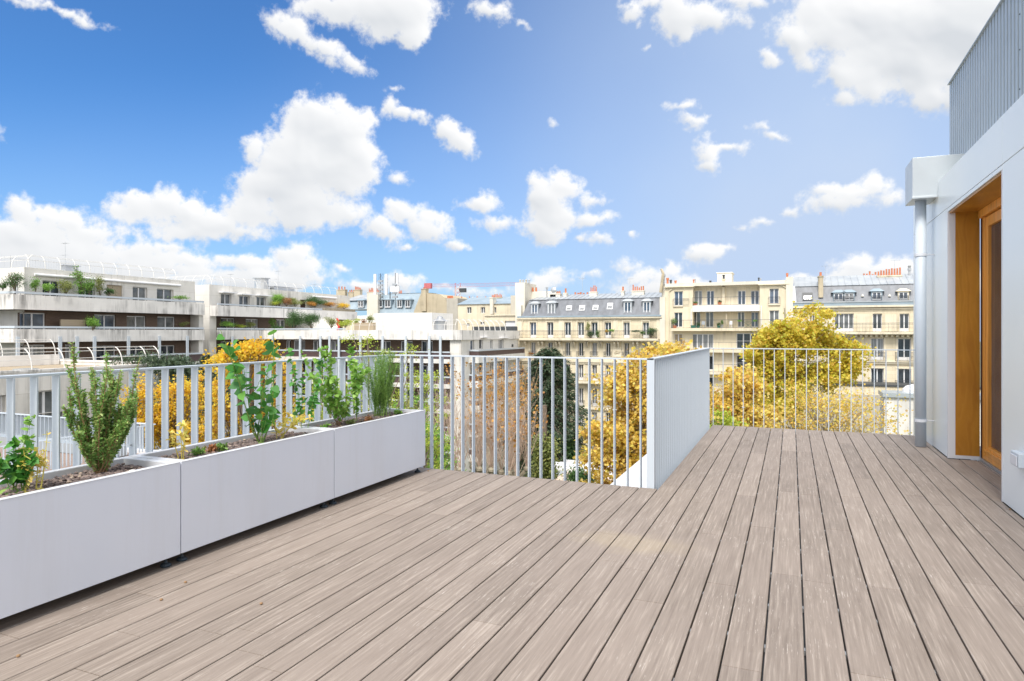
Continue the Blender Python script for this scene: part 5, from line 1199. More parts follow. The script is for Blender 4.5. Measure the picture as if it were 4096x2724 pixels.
for (r, mt, lab) in (((298, 1120, 392, 1262), 'leaf_mid', 'loose potted plant at the left end of the cream house balcony'), ((610, 888, 690, 925), 'leaf_mid', 'low plant in a terracotta trough on the upper cream balcony'), ((975, 872, 1042, 905), 'leaf_dark', 'plant in a square terracotta pot on the upper cream balcony'),
                     ((665, 1192, 728, 1245), 'leaf_dark', 'clipped ball in a green pot, left one on the cream house balcony'), ((963, 1192, 1027, 1245), 'leaf_dark', 'clipped ball in a green pot beside the taller slim plant'), ((1025, 1150, 1062, 1235), 'leaf_mid', 'slim plant in a grey blue pot on the cream house balcony'),
                     ((1265, 1150, 1325, 1180), 'leaf_fresh', 'white flowering plant on a stand before the cream house window'), ((1485, 1150, 1545, 1180), 'leaf_fresh', 'white flowering plant above the green folding table')):
    up = r[3] < 1000; bal_bush(z5, r, 'Y', YD+.3 if up else YD-.5, mt, lab, group='plants on the balconies of the cream house', leaf=.07)
def potm(Z, r, axis, c0, mat, label, top=1.0, g=None):
    u0, u1, zb, zt = rect_at(Z, *r, axis, c0); w = (u1-u0)/2; b = MB(); c = ((u0+u1)/2, c0, zb)
    b.lathe(c, [(w*.7, 0), (w*.95, (zt-zb)*.9), (w*1.05, (zt-zb)*.9), (w*1.05, zt-zb), (w*.85, zt-zb)], 14)
    return tag(b.build('flower_pot', mat, org=c), label, 'pot', g)
gp = 'pots on the balconies of the cream house'
for r, m_, lab in (((668, 1240, 722, 1274), 'pot_green', 'green pot under the left clipped ball'), ((968, 1240, 1022, 1274), 'pot_green', 'green pot under the right clipped ball'), ((1020, 1228, 1068, 1274), 'steel', 'grey blue pot holding the slim plant'), ((330, 1240, 385, 1278), 'terracotta', 'terracotta pot at the left end of the lower cream balcony')):
    potm(z5, r, 'Y', YD-.5, m_, lab, g=gp)
for r, m_, lab in (((612, 920, 688, 944), 'terracotta', 'terracotta trough on the upper cream balcony, left'), ((978, 900, 1040, 936), 'terracotta', 'square terracotta pot in the middle of the upper cream balcony')):
    potm(z5, r, 'Y', YD+.3, m_, lab, g=gp)
u0, u1, zb, zt = rect_at(z5, 595, 1235, 660, 1274, 'Y', YD-.5)
tag(part_box.__call__ and (lambda b: (b.box(u0, u1, YD-.7, YD-.3, zb, zt-.05), b.box(u0-.03, u1+.03, YD-.73, YD-.27, zt-.05, zt), b.build('planter_trough', 'pot_green', org=(u0, YD-.5, zb)))[-1])(MB()), 'square green trough beside the left clipped ball', 'trough')
def chair(name, label, p, mat, w=.5, h=.85):
    t = thing(name, label, 'chair', p); x, y, z = p
    b = MB(); b.box(x-w/2, x+w/2, y-.22, y+.22, z+.42, z+.46); b.build('seat', mat, t)
    b = MB(); b.box(x-w/2, x+w/2, y+.19, y+.23, z+.461, z+h); b.build('backrest', mat, t)
    for sx in (-1, 1):
        for sy in (-.2, .2): b = MB(); b.box(x+sx*(w/2-.04)-.02, x+sx*(w/2-.04)+.02, y+sy-.02, y+sy+.019, z, z+.419); b.build('leg', mat, t)
u0, u1, zb, zt = rect_at(z5, 1145, 1205, 1197, 1280, 'Y', YD-.5); chair('garden_chair', 'white plastic chair on the cream house balcony', ((u0+u1)/2, YD-.5, 1.722), 'white_paint', u1-u0-.1)
u0, u1, zb, zt = rect_at(z5, 745, 1195, 795, 1275, 'Y', YD-.5); chair('garden_chair', 'pale green folding chair right of the left clipped ball', ((u0+u1)/2, YD-.5, 1.722), 'zinc', u1-u0)
u0, u1, zb, zt = rect_at(z5, 1385, 1200, 1460, 1270, 'Y', YD-.5); t = thing('folding_table', 'dark green folding table with crossed legs on the cream house balcony', 'table', ((u0+u1)/2, YD-.5, 1.722))
b = MB(); b.box(u0, u1, YD-.7, YD-.3, 2.42, 2.46); b.build('table_top', 'pot_green', t)
for s_ in (-1, 1): b = MB(); b.tube(((u0+u1)/2-s_*.45, YD-.5+s_*.03, 1.725), ((u0+u1)/2+s_*.45, YD-.5+s_*.03, 2.419), .02, n=5); b.build('leg', 'pot_green', t)
u0, u1, zb, zt = rect_at(z5, 1068, 1070, 1100, 1275, 'Y', YD-.3); t = thing('closed_parasol', 'closed grey parasol leaning at the cream house wall', 'parasol', (u0+.3, YD-.3, 1.722)); b = MB(); b.tube((u0+.3, YD-.3, 1.722), (u0+.3, YD-.3, zt), .03); b.build('pole', 'steel', t); b = MB(); b.lathe((u0+.3, YD-.3, zt-1.5), [(.13, 0), (.11, .5), (.05, 1.4)], 8); b.build('canopy', 'party_wall', t)
# ---------------------------------------------------------------- trees of the courtyard
def grp(x, y, d): v = at(x, y, d); return (v.x, v.y, v.z)
def base(x, d): v = at(x, HY, d); return (v.x, v.y, -16)
# 1 tall golden plane tree in front of the cream and right limestone houses
D1 = 52
tree('plane_tree', 'tall golden green plane tree in front of the right limestone house', base(3215, D1),
     [(grp(3060, 1400, D1), (1.9, 2.0, 1.5)), (grp(3120, 1350, D1), (1.8, 2.0, 1.5)), (grp(3370, 1390, D1), (1.3, 1.6, 1.2)), (grp(3110, 1420, D1), (2.0, 2.0, 2.1)), (grp(3235, 1330, D1), (2.3, 2.2, 1.95)), (grp(3330, 1430, D1), (2.2, 2.2, 1.9)), (grp(3170, 1330, D1), (1.4, 1.4, 1.0)), (grp(3080, 1570, D1), (3.3, 3, 2.6)), (grp(3270, 1500, D1), (2.9, 2.6, 1.2)), (grp(2990, 1650, D1), (2.1, 2.3, 2.4))],
     'leaf_goldgreen', .18, 330, 115, .32, 'bark_pale', clump_r=.42, T=TM, limb=.2)
D2 = 40
tree('young_tree', 'thin twiggy tree with sparse orange leaves behind the far thin railing', base(3330, D2),
     [(grp(3180, 1650, D2), (2.4, 1.8, 1.7)), (grp(3340, 1680, D2), (2.8, 2, 1.8)), (grp(3470, 1690, D2), (1.9, 1.6, 1.5)), (grp(3400, 1600, D2), (1.5, 1.3, .8)), (grp(3250, 1590, D2), (1.8, 1.3, .9)), (grp(3080, 1700, D2), (1.6, 1.3, 1.2))],
     'leaf_gold', .12, 260, 17, .14, 'bark_pale', clump_r=.5, T=TM, fork=.2)
D3 = 46
tree('plane_tree', 'golden plane tree whose leaves start just right of the solid looking railing', base(2925, D3),
     [(grp(2960, 1560, D3), (1.5, 1.6, 1.5)), (grp(2925, 1640, D3), (1.7, 1.7, 1.7)), (grp(2990, 1700, D3), (2.0, 1.8, 1.8))], 'leaf_gold', .19, 110, 90, .2, 'bark', clump_r=.42, T=TM)
tree('garden_tree', 'bright yellow green tree low behind the left end of the far railing', base(2880, 38), [(grp(2885, 1700, 38), (1.0, 1.0, .7)), (grp(2850, 1760, 38), (1.4, 1.2, .9))], 'leaf_lime', .16, 60, 70, .12, clump_r=.35)
# 2 golden plane tree filling the gap before the corner
D4 = 33
tree('plane_tree', 'nearest golden plane tree with big leaves, seen through the bars by the railing corner', base(2560, D4),
     [(grp(2600, 1440, D4), (1.25, 1.2, .75)), (grp(2480, 1560, D4), (1.3, 1.3, 1.2)), (grp(2600, 1600, D4), (1.7, 1.7, 1.7)), (grp(2500, 1740, D4), (1.8, 1.7, 1.5)), (grp(2420, 1800, D4), (1.4, 1.4, 1.1)), (grp(2610, 1800, D4), (1.9, 1.7, 1.6)), (grp(2480, 1930, D4), (1.9, 1.7, 1.2)), (grp(2740, 1395, D4), (1.2, 1.2, .30)), (grp(2720, 1600, D4), (1.6, 1.7, 1.9))],
     'leaf_gold', .145, 260, 120, .26, 'bark_pale', clump_r=.34, T=TM)
# conifers
def conifer(name, label, x, ytop, ybot, w, d, mat='leaf_conifer', n=15000, leaf=.30, wt=.08):
    v = at(x, HY, d); zt = at(x, ytop, d).z; zb = at(x, ybot, d).z; R = w/2*d/FPX*1.35
    t = thing(name, label, 'tree', (v.x, v.y, -16)); b = MB(); b.tube((v.x, v.y, -16), (v.x, v.y, zt), R*.10, .02, 8)
    P_, D_ = [], []; nb = int(n/110); rs = np.random.default_rng(int(x))
    for i in range(nb):
        f = (i+rs.random())/nb; z = zt-(zt-zb)*f; L = R*(wt+(1-wt)*f**.5)*rs.uniform(.7, 1.15); a = i*2.39996+rs.uniform(-.4, .4)
        d3 = np.array([math.cos(a), math.sin(a), 0]); e = np.array([v.x, v.y, z])+d3*L+np.array([0, 0, -.10*L])
        s = np.array([v.x, v.y, z+.12*L]); m_ = (s+e)/2+np.array([0, 0, .08*L])
        b.path([tuple(s), tuple(m_), tuple(e)], .035, .01, 4)
        k = 110; tt = rs.random(k)**.7; pts = s+(e-s)*tt[:, None]; side = np.array([-d3[1], d3[0], 0])
        pts = pts+side*(rs.normal(size=(k, 1))*.22*L*(1.1-tt[:, None]))+np.array([0, 0, 1])*(rs.normal(size=(k, 1))*.07-.10*np.abs(rs.normal(size=(k, 1))))
        P_.append(pts); D_.append(np.tile(d3*.8+np.array([0, 0, -.35]), (k, 1))+side*rs.normal(size=(k, 1))*.7)
    np_mesh('crown', leaf_verts(np.concatenate(P_), leaf, TN, np.concatenate(D_), .7), 4, mat, t); b.build('trunk', 'bark', t); return t
conifer('fir_tree', 'tall dark green fir in front of the middle limestone house', 2195, 1395, 1885, 300, 50, n=30000)
conifer('fir_tree', 'small drooping conifer top by the foot of the blank concrete tower', 825, 1418, 1560, 70, 47, n=3500, leaf=.24)
tree('cedar_tree', 'flat topped dark conifer in front of the nearest concrete block', base(720, 46), [(grp(700, 1460, 46), (2.2, 1.6, .45)), (grp(640, 1445, 47), (1.6, 1.4, .3)), (grp(745, 1540, 46), (1.8, 1.6, 1.3)), (grp(545, 1437, 50), (1.7, 1.2, .3))], 'leaf_conifer', .26, 90, 120, .2, clump_r=.35, T=TN)
tree('fir_tree', 'dark green conifer between the yellow trees seen through the left railing bars', base(860, 44), [(grp(850, 1600, 44), (1.1, 1.1, 1.6)), (grp(640, 1640, 44), (1.0, 1.0, 1.6))], 'leaf_conifer', .24, 60, 130, .2, clump_r=.4, T=TN)
# yellow trees beyond the planters
for (x, d, els, lab) in ((1000, 33, [(940, 1480, 1.5, 1.1), (1060, 1470, 1.5, .9), (1000, 1600, 2.1, 1.4), (930, 1700, 1.5, 1.2), (1120, 1650, 1.4, 1.5), (1050, 1760, 1.8, .9)], 'bright yellow tree rising above the railing behind the heart leaved sapling'),
                    (720, 38, [(680, 1600, 1.7, 1.4), (760, 1570, 1.5, 1.1), (720, 1700, 2.2, 1.3), (640, 1690, 1.2, 1.3), (780, 1760, 1.6, 1.1)], 'bright yellow tree seen between the bars left of the sapling'),
                    (540, 36, [(530, 1560, .8, .8), (560, 1650, 1.0, 1.3), (545, 1750, 1.0, 1.0)], 'narrow yellow tree half hidden behind the tall bushy shrub'),
                    (1010, 31, [(1020, 1400, .9, .35), (950, 1425, .7, .3)], 'thin yellow treetop with reddish tips just above the railing')):
    tree('yellow_tree', lab, base(x, d), [(grp(a, b_, d), (r, r, h)) for a, b_, r, h in els], 'leaf_yellow', .12, 170 if len(els) > 3 else 50, 75, .15, 'bark', group='yellow trees beyond the planters', clump_r=.25, T=TW)
# robinia with pinnate leaves
D5 = 22
tree('robinia_tree', 'pale green feathery tree reaching above the railing behind the last planter', base(1640, D5),
     [(grp(1400, 1370, D5), (.30, .3, .2)), (grp(1475, 1365, D5), (.40, .4, .28)), (grp(1620, 1400, D5), (.5, .4, .22)), (grp(1520, 1430, D5), (.9, .6, .28)), (grp(1700, 1500, D5), (.7, .6, .55)), (grp(1740, 1620, D5), (.55, .5, .7)), (grp(1330, 1600, D5), (1.0, .8, .9)), (grp(1540, 1650, D5), (1.3, .9, .9)), (grp(1720, 1780, D5), (.7, .7, .9)), (grp(1230, 1700, D5), (.9, .8, .6))],
     'leaf_lime', .062, 260, 62, .11, 'bark', clump_r=.15, T=TO)
tree('garden_tree', 'fresh green tree low behind the first bars of the bare railing', base(1730, 30), [(grp(1710, 1750, 30), (.9, .9, 1.0)), (grp(1745, 1840, 30), (.8, .8, .8)), (grp(1640, 1700, 30), (1.2, 1, 1.2))], 'leaf_fresh', .12, 90, 70, .12, clump_r=.28)
# pollarded trees with bundles of bare shoots
def pollard(label, x, yh, d, n, spread, lmax, mat='twig', leaves=0, up=1.0, yl=None):
    v = at(x, yh, d); t = thing('pollarded_tree', label, 'tree', (v.x, v.y, -16), 'pollarded trees in the courtyard')
    rs = random.Random(int(x+yh)); b = MB(); b.path([(v.x, v.y, -16), (v.x+.1, v.y, (v.z-16)/2), (v.x, v.y, v.z)], .24, .17, 8)
    heads = []
    for i in range(6):
        a = i*1.047+rs.random(); h = Vector((v.x+math.cos(a)*.65, v.y+math.sin(a)*.65, v.z+rs.uniform(.0, .5))); heads.append(h)
        b.path([(v.x, v.y, v.z-.4), tuple(h)], .12, .09, 6); b.lathe(tuple(h-Vector((0, 0, .15))), [(.05, 0), (.16, .08), (.17, .2), (.06, .32)], 7)
    b.build('trunk', 'bark_pale', t)
    b = MB(); ends = []
    for i in range(n):
        h = heads[i % 6]; L = lmax*rs.uniform(.45, 1); a = rs.random()*6.28; o = Vector((math.cos(a), math.sin(a), 0))*spread*rs.uniform(.1, 1)
        m_ = h+o*.45+Vector((0, 0, L*.45)); e = h+o+Vector((rs.uniform(-.1, .1), 0, L)); b.path([tuple(h), tuple(m_), tuple(e)], .016, .006, 3)
        for j in range(3):
            s_ = m_.lerp(e, rs.random()); q = s_+Vector((rs.uniform(-.3, .3), rs.uniform(-.3, .3), rs.uniform(.15, .6))); b.tube(s_, q, .006, .004, 3); ends.append(q)
        ends.append(e)
    b.build('shoots', mat, t)
    if leaves:
        P_ = np.array([list(rs.choice(ends)) for _ in range(leaves)])+RNG.normal(size=(leaves, 3))*.10
        np_mesh('foliage', leaf_verts(P_, .13, TM), 8, 'leaf_rust', t)
pollard('pollarded tree with a dense fan of reddish shoots, nearest the planter end', 1800, 1900, 33, 105, 1.5, 4.4)
pollard('pollarded tree with the thickest knotted head and pinkish shoots', 1935, 1880, 34, 120, 1.7, 3.9, leaves=160)
pollard('pollarded tree in front of the dark fir with brown shoots', 2055, 1905, 34, 105, 1.4, 3.9, leaves=300)
pollard('tall bare tree with orange leaf tufts against the white wing', 1955, 1740, 42, 85, 2.2, 4.6, 'twig_orange', 620)
pollard('bare tree with orange tufts left of the dark fir', 2045, 1720, 45, 110, 2.0, 4.0, 'twig_orange', 420)
# ivy clad trunk and bushes at the foot
t = thing('ivy_trunk', 'tree trunk wrapped in yellow green ivy beside the shed', 'tree', base(2178, 38)); v = at(2178, 1760, 38)
b = MB(); b.tube((v.x, v.y, -16), (v.x, v.y, v.z+2), .25, .15, 8); b.build('trunk', 'bark', t)
zz = np.linspace(v.z, at(0, 1990, 38).z, 60); cen = np.stack([np.full(60, v.x), np.full(60, v.y), zz], -1)
P_ = cen[RNG.integers(0, 60, 5200)]+RNG.normal(size=(5200, 3))*np.array([.36, .3, .25]); np_mesh('ivy', leaf_verts(P_, .13, TW), 5, 'leaf_olive', t)
bush('bush', 'dark round bush behind the pergola', 'bush', (*at(2262, HY, 49).xy, at(0, 1850, 49).z-.6), (1.5, 1.3, 1.7), 'leaf_dark', .16, 5000)
bush('bush', 'dense dark green bush at the right end of the shed roof', 'bush', (*at(2330, HY, 36).xy, at(0, 2010, 36).z), (1.3, 1.2, 1.15), 'leaf_dark', .12, 6000)
bush('bush', 'bright green low bush at the foot of the ivy trunk', 'bush', (*at(2150, HY, 36).xy, at(0, 1990, 36).z), (.9, .8, .55), 'leaf_fresh', .12, 3000)
bush('bush', 'brown green undergrowth bush below the pollarded trees', 'bush', (*at(1900, HY, 37).xy, at(0, 2060, 37).z), (3.5, 1.6, .9), 'leaf_olive', .14, 6000)
for (x, y, d, rx, rz_, m_, lab) in ((1560, 1830, 40, 3.5, 2.2, 'leaf_mid', 'wide green garden bush behind the last planter'), (1750, 2010, 36, 2.6, 1.6, 'leaf_mid', 'green bush low behind the bare railing'), (3000, 1810, 60, 4, 2.0, 'leaf_gold', 'golden undergrowth bush at the foot of the tall plane tree')):
    bush('bush', lab, 'bush', (*at(x, HY, d).xy, at(0, y, d).z-1), (rx, 1.6, rz_), m_, .17, 7000)
# ---------------------------------------------------------------- plants in the planters
ZG = .502
def stems_plant(name, label, p, stems, leafm, leaf, T, stemm, per=30, l0=.1, twig=0, twig_n=0, droop=0.0, sp=.9, stem_r=.003, group=None, tw_up=.6, cat='plant', pair=True):
    """stems: list of (dx, dy, h, bend)"""
    t = thing(name, label, cat, p, group); P0 = Vector(p); b = MB(); LP, LD = [], []; rs = random.Random(int(abs(p[1])*1000))
    def walk(a0, dv, L, bend, n, r, depth):
        pts = [a0]; d = Vector(dv).normalized(); k = 9
        for i in range(k):
            d = (d+Vector((rs.uniform(-.12, .12), rs.uniform(-.12, .12), bend/k*2))).normalized(); pts.append(pts[-1]+d*L/k)
        b.path([tuple(q) for q in pts], r, r*.35, 5)
        for i in range(n):
            f = l0+(1-l0)*(i+.5)/n if depth == 0 else (i+.5)/n
            x = f*k; j = min(k-1, int(x)); q = pts[j].lerp(pts[j+1], x-j); ax = (pts[j+1]-pts[j]).normalized()
            o = ax.orthogonal(); o.rotate(__import__('mathutils').Quaternion(ax, i*2.4+rs.random())); LP.append(tuple(q)); LD.append(tuple(o+ax*.7+Vector((0, 0, -droop))))
            if pair: LP.append(tuple(q)); LD.append(tuple(-o+ax*.7+Vector((0, 0, -droop))))
        if depth == 0 and twig:
            for i in range(twig_n):
                f = rs.uniform(.12, .92); x = f*k; j = min(k-1, int(x)); q = pts[j].lerp(pts[j+1], x-j); a = rs.random()*6.28
                walk(q, (math.cos(a), math.sin(a), tw_up), twig*rs.uniform(.5, 1.1)*(1.15-f*.6), .5, max(3, int(per*twig/L*.9)), r*.5, 1)
    for (dx, dy, h, bend) in stems: walk(P0+Vector((rs.uniform(-.02, .02), rs.uniform(-.02, .02), 0))*(3.0 if len(stems) > 40 else 1), (dx, dy, 1), h, bend, per, stem_r, 0)
    b.lathe(tuple(P0-Vector((0, 0, .012))), [(.03, 0), (.045, .004), (.018, .016)], 8); b.build('stem', stemm, t)
    np_mesh('foliage', leaf_verts(np.array(LP), leaf, T, np.array(LD), sp), len(T), leafm, t)
    return t
def pp(x, X=-3.12): a, b_ = dirx(x); d = X/a; return (X, b_*d, ZG)
r4 = random.Random(5)
p = pp(400, -3.17)
st = []
for i in range(27):
    q = r4.uniform(-.62, .85); st.append((r4.uniform(-.22, .22), q, (.60-.22*abs(q))*r4.uniform(.72, 1.06), r4.uniform(.25, .6)))
st += [(-.05, -.34, .67, .5), (0, .22, .62, .3), (.05, .62, .60, .5), (.1, -1.1, .28, .3), (.1, 1.2, .34, .4), (.3, .3, .3, .2)]
stems_plant('shrub', 'tall bushy green shrub with many upright stems in the nearest planter', p, st, 'leaf_shrub', .0165, TO, 'stem_brown', 60, .06, .07, 26, sp=1.0, stem_r=.0045, tw_up=1.9, cat='shrub')
p = pp(1040, -3.12)
t = stems_plant('sapling', 'sapling with big dark green heart shaped leaves on tall bare stems', p, [(.0, -.80, .80, .45), (.05, .05, .52, .2), (.0, .55, .74, .75), (.0, -.35, .5, .1)], 'leaf_heart', .060, TH, 'stem_green', 8, .25, .17, 4, .5, .7, .005, tw_up=.7, cat='sapling', pair=False)
stems_plant('sapling', 'low heart leaved shoots at the foot of the tall sapling', (p[0]+.04, p[1]-.03, ZG), [(.3, -.6, .20, .2), (.3, .5, .22, .2), (.1, .1, .20, 0), (-.3, -.3, .2, .1)], 'leaf_heart', .055, TH, 'stem_green', 4, .3, droop=.4, stem_r=.003, cat='sapling', pair=False)
p = pp(1350, -3.12)
stems_plant('climbing_plant', 'airy light green plant arching over the end planter with thin red stems', p, [(-.1, -.55, .62, .2), (0, -.3, .60, .3), (0, -.1, .55, .2), (.1, .25, .52, .2), (0, .5, .52, .1), (0, -.9, .66, .35), (.1, .8, .50, .3), (.2, -.5, .42, .1)], 'leaf_fresh', .030, TH, 'stem_brown', 16, .2, .20, 8, .3, .9, .003, tw_up=.4)
p = pp(1225, -3.14)
stems_plant('climbing_plant', 'thin leafy vine reaching up the bars where two planters meet', p, [(0, -.12, .60, .2), (0, .25, .52, .2)], 'leaf_heart', .034, TH, 'stem_green', 16, .15, .10, 5, .4, .8, .003)
p = pp(1425, -3.16)
stems_plant('climbing_plant', 'slender green vine rising to the top rail left of the feathery shrub', p, [(0, .02, .62, .1), (.05, -.1, .45, .1)], 'leaf_fresh', .036, TH, 'stem_green', 20, .1, .06, 3, .3, .8, .003)
p = pp(1522, -3.16)
st = [(r4.uniform(-.3, .3), r4.uniform(-.62, .62), r4.uniform(.36, .60), .35) for _ in range(46)]
stems_plant('shrub', 'fine needled feathery green shrub in the end planter', p, st, 'leaf_mid', .014, TN, 'stem_green', 44, .08, .12, 15, sp=.5, stem_r=.002, tw_up=1.4, cat='shrub')
gy = 'wilting yellow plants in the planters'
for (x, X, st, lab, lf) in ((105, -3.12, [(.0, -.10, .20, .1), (.1, .1, .17, 0), (0, .3, .16, .1)], 'wilting plant with yellow drooping leaves next to the green leaved one', .036),
                            (150, -3.09, [(.0, .30, .26, .2), (0, .1, .18, .2)], 'bent bare yellow stalk in the nearest planter', .016),
                            (715, -3.10, [(0, -.15, .22, .1), (0, .0, .20, .0), (0, -.35, .17, .2)], 'pale yellow stalks beside the joint of the first two planters', .028),
                            (1120, -3.10, [(.1, .1, .20, .1), (.3, .6, .22, -.4), (0, -.1, .24, 0), (.3, .9, .26, -.5)], 'yellow leaved plant leaning over the rim of the middle planter', .036)):
    stems_plant('wilted_plant', lab, pp(x, X), st, 'leaf_pale_yellow', lf, TO, 'stem_yellow', 5, .35, .06, 3, .6, .9, .0035, group=gy)
stems_plant('leafy_plant', 'small plant with round dark green leaves at the near end of the planter', pp(70, -3.13), [(0, -.35, .24, .1), (.1, .1, .22, 0), (0, -.7, .22, .1), (.2, -.1, .15, 0), (0, .3, .2, .1)], 'leaf_heart', .034, TH, 'stem_green', 8, .15, .06, 2, .2, .8, .003)
stems_plant('leafy_plant', 'light green thin plant at the picture edge of the nearest planter', pp(30, -3.2), [(0, .1, .34, .1), (0, -.2, .28, .1)], 'leaf_fresh', .026, TH, 'stem_green', 8, .3, .06, 3, .2, .8, .002)
for i, (x, X, m_, lab) in enumerate(((800, -3.10, 'leaf_mid', 'tiny green rosette in the stones near the first joint'), (850, -3.11, 'leaf_rusty_red', 'tiny orange brown rosette in the stones'), (885, -3.10, 'leaf_mid', 'tiny pale green rosette left of the sapling'), (1300, -3.06, 'leaf_fresh', 'low green weed under the airy plant'), (1400, -3.08, 'leaf_olive', 'low weed between the airy plant and the feathery shrub'), (1470, -3.05, 'leaf_rusty_red', 'dry brown weed at the foot of the feathery shrub'), (1590, -3.08, 'leaf_mid', 'low weed near the end of the last planter'), (1640, -3.08, 'leaf_olive', 'sprig at the very end of the last planter'))):
    bush('weed', lab, 'weed', (*pp(x, X)[:2], ZG-.005), (.045, .055, .028), m_, .02, 160, 'weeds in the planters', 6, TO, stems=False)
# two pale pebbles on the stones
for x, X, lab in ((530, -3.03, 'pale pebble left of the other one on the planter stones'), (563, -3.0, 'pale pebble nearest the planter joint')):
    p_ = pp(x, X); b = MB(); b.lathe((p_[0], p_[1], ZG-.002), [(.012, 0), (.02, .006), (.015, .013), (.005, .016)], 10); tag(b.build('pebble', 'guard_white'), lab, 'pebble', 'pale pebbles in the planter')
# ================================================================== GROUND
b = MB(); b.box(-900, 900, -300, 1500, -16.4, -16.0); tag(b.build('ground', 'ground_earth', org=(0, 0, -16)), kind='structure')
# ================================================================== SKY
w = bpy.data.worlds.new('World'); bpy.context.scene.world = w; w.use_nodes = True
nt = w.node_tree
for n in list(nt.nodes): nt.nodes.remove(n)
L = nt.links
out = nt.nodes.new('ShaderNodeOutputWorld'); bg = nt.nodes.new('ShaderNodeBackground'); L.new(bg.outputs[0], out.inputs[0])
SUN_EL, SUN_DIR = math.radians(54), Vector((0.06, -0.80, 0)).normalized()
sky = nt.nodes.new('ShaderNodeTexSky'); sky.sky_type = 'NISHITA'; sky.sun_disc = False
sky.sun_elevation = SUN_EL; sky.sun_rotation = math.atan2(SUN_DIR.x, SUN_DIR.y)
sky.air_density = 1.0; sky.dust_density = 0.6; sky.ozone_density = 2.2; sky.altitude = 60
SKY_K = 0.10
def vm(op, a, b_=None):
    n = nt.nodes.new('ShaderNodeVectorMath'); n.operation = op
    for i, v in enumerate((a, b_)):
        if v is None: continue
        if isinstance(v, bpy.types.NodeSocket): L.new(v, n.inputs[i])
        else: n.inputs[i].default_value = v
    return n
def ma(op, a, b_=None, c=None, clamp=False):
    n = nt.nodes.new('ShaderNodeMath'); n.operation = op; n.use_clamp = clamp
    for i, v in enumerate((a, b_, c)):
        if v is None: continue
        if isinstance(v, bpy.types.NodeSocket): L.new(v, n.inputs[i])
        else: n.inputs[i].default_value = v
    return n.outputs[0]
tc = nt.nodes.new('ShaderNodeTexCoord'); D = tc.outputs['Generated']
dF = vm('DOT_PRODUCT', D, (FW[0], FW[1], 0)).outputs['Value']; dR = vm('DOT_PRODUCT', D, (RT[0], RT[1], 0)).outputs['Value']
sp = nt.nodes.new('ShaderNodeSeparateXYZ'); L.new(D, sp.inputs[0]); dz = sp.outputs[2]
den = ma('MAXIMUM', dF, .08)
U = ma('DIVIDE', dR, den); V = ma('DIVIDE', dz, den)
cb = nt.nodes.new('ShaderNodeCombineXYZ'); L.new(U, cb.inputs[0]); L.new(V, cb.inputs[1]); P = cb.outputs[0]
def nz(scale, det, rough=.6, off=(0, 0, 0), dist=0.0, vec=None):
    mp = nt.nodes.new('ShaderNodeMapping'); mp.inputs['Location'].default_value = off
    if vec: mp.inputs['Scale'].default_value = vec
    L.new(P, mp.inputs[0]); n = nt.nodes.new('ShaderNodeTexNoise'); n.inputs['Scale'].default_value = scale
    n.inputs['Detail'].default_value = det; n.inputs['Roughness'].default_value = rough; n.inputs['Distortion'].default_value = dist
    L.new(mp.outputs[0], n.inputs['Vector']); return n
CL = CLOUD
# thin milky veil: towards the right and low down
veil1 = nt.nodes.new('ShaderNodeMapRange'); veil1.interpolation_type = 'SMOOTHSTEP'; L.new(ma('ADD', U, ma('MULTIPLY', V, -.35)), veil1.inputs[0]); veil1.inputs[1].default_value = -.62; veil1.inputs[2].default_value = .62; veil1.inputs[3].default_value = 0.0; veil1.inputs[4].default_value = .72
veil2 = nt.nodes.new('ShaderNodeMapRange'); veil2.interpolation_type = 'SMOOTHSTEP'; L.new(V, veil2.inputs[0]); veil2.inputs[1].default_value = .42; veil2.inputs[2].default_value = .0; veil2.inputs[3].default_value = 0.0; veil2.inputs[4].default_value = .38
vl = ma('ADD', veil1.outputs[0], veil2.outputs[0]); vn = nz(1.6, 5, .5, (1, 5, 0))
vl = ma('MULTIPLY', vl, ma('ADD', vn.outputs[0], .5), clamp=True)
gr = vm('LENGTH', vm('MULTIPLY', vm('SUBTRACT', P, (.40, .42, 0)).outputs[0], (1.5, 1.7, 0)).outputs[0]).outputs['Value']
gl_ = nt.nodes.new('ShaderNodeMapRange'); gl_.interpolation_type = 'SMOOTHSTEP'; L.new(gr, gl_.inputs[0]); gl_.inputs[1].default_value = .85; gl_.inputs[2].default_value = .0; gl_.inputs[3].default_value = 0; gl_.inputs[4].default_value = .20
vl = ma('ADD', vl, gl_.outputs[0], clamp=True)
sk = nt.nodes.new('ShaderNodeVectorMath'); sk.operation = 'MULTIPLY'; L.new(sky.outputs[0], sk.inputs[0]); sk.inputs[1].default_value = tuple(SKY_K*c for c in SKYTINT)
m1 = nt.nodes.new('ShaderNodeMix'); m1.data_type = 'RGBA'; L.new(vl, m1.inputs[0]); L.new(sk.outputs[0], m1.inputs[6]); m1.inputs[7].default_value = (CL*.52, CL*.645, CL*.86, 1)
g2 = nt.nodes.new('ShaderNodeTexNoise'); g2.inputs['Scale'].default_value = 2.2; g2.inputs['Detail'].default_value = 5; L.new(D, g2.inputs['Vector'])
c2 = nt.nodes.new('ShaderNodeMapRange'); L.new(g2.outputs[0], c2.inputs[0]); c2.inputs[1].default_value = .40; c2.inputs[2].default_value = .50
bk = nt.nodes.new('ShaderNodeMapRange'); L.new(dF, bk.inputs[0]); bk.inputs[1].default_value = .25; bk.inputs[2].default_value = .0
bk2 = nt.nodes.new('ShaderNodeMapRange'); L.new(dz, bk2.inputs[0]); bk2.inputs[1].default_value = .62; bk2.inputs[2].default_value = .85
lowc = nt.nodes.new('ShaderNodeMapRange'); L.new(dz, lowc.inputs[0]); lowc.inputs[1].default_value = -.02; lowc.inputs[2].default_value = .03
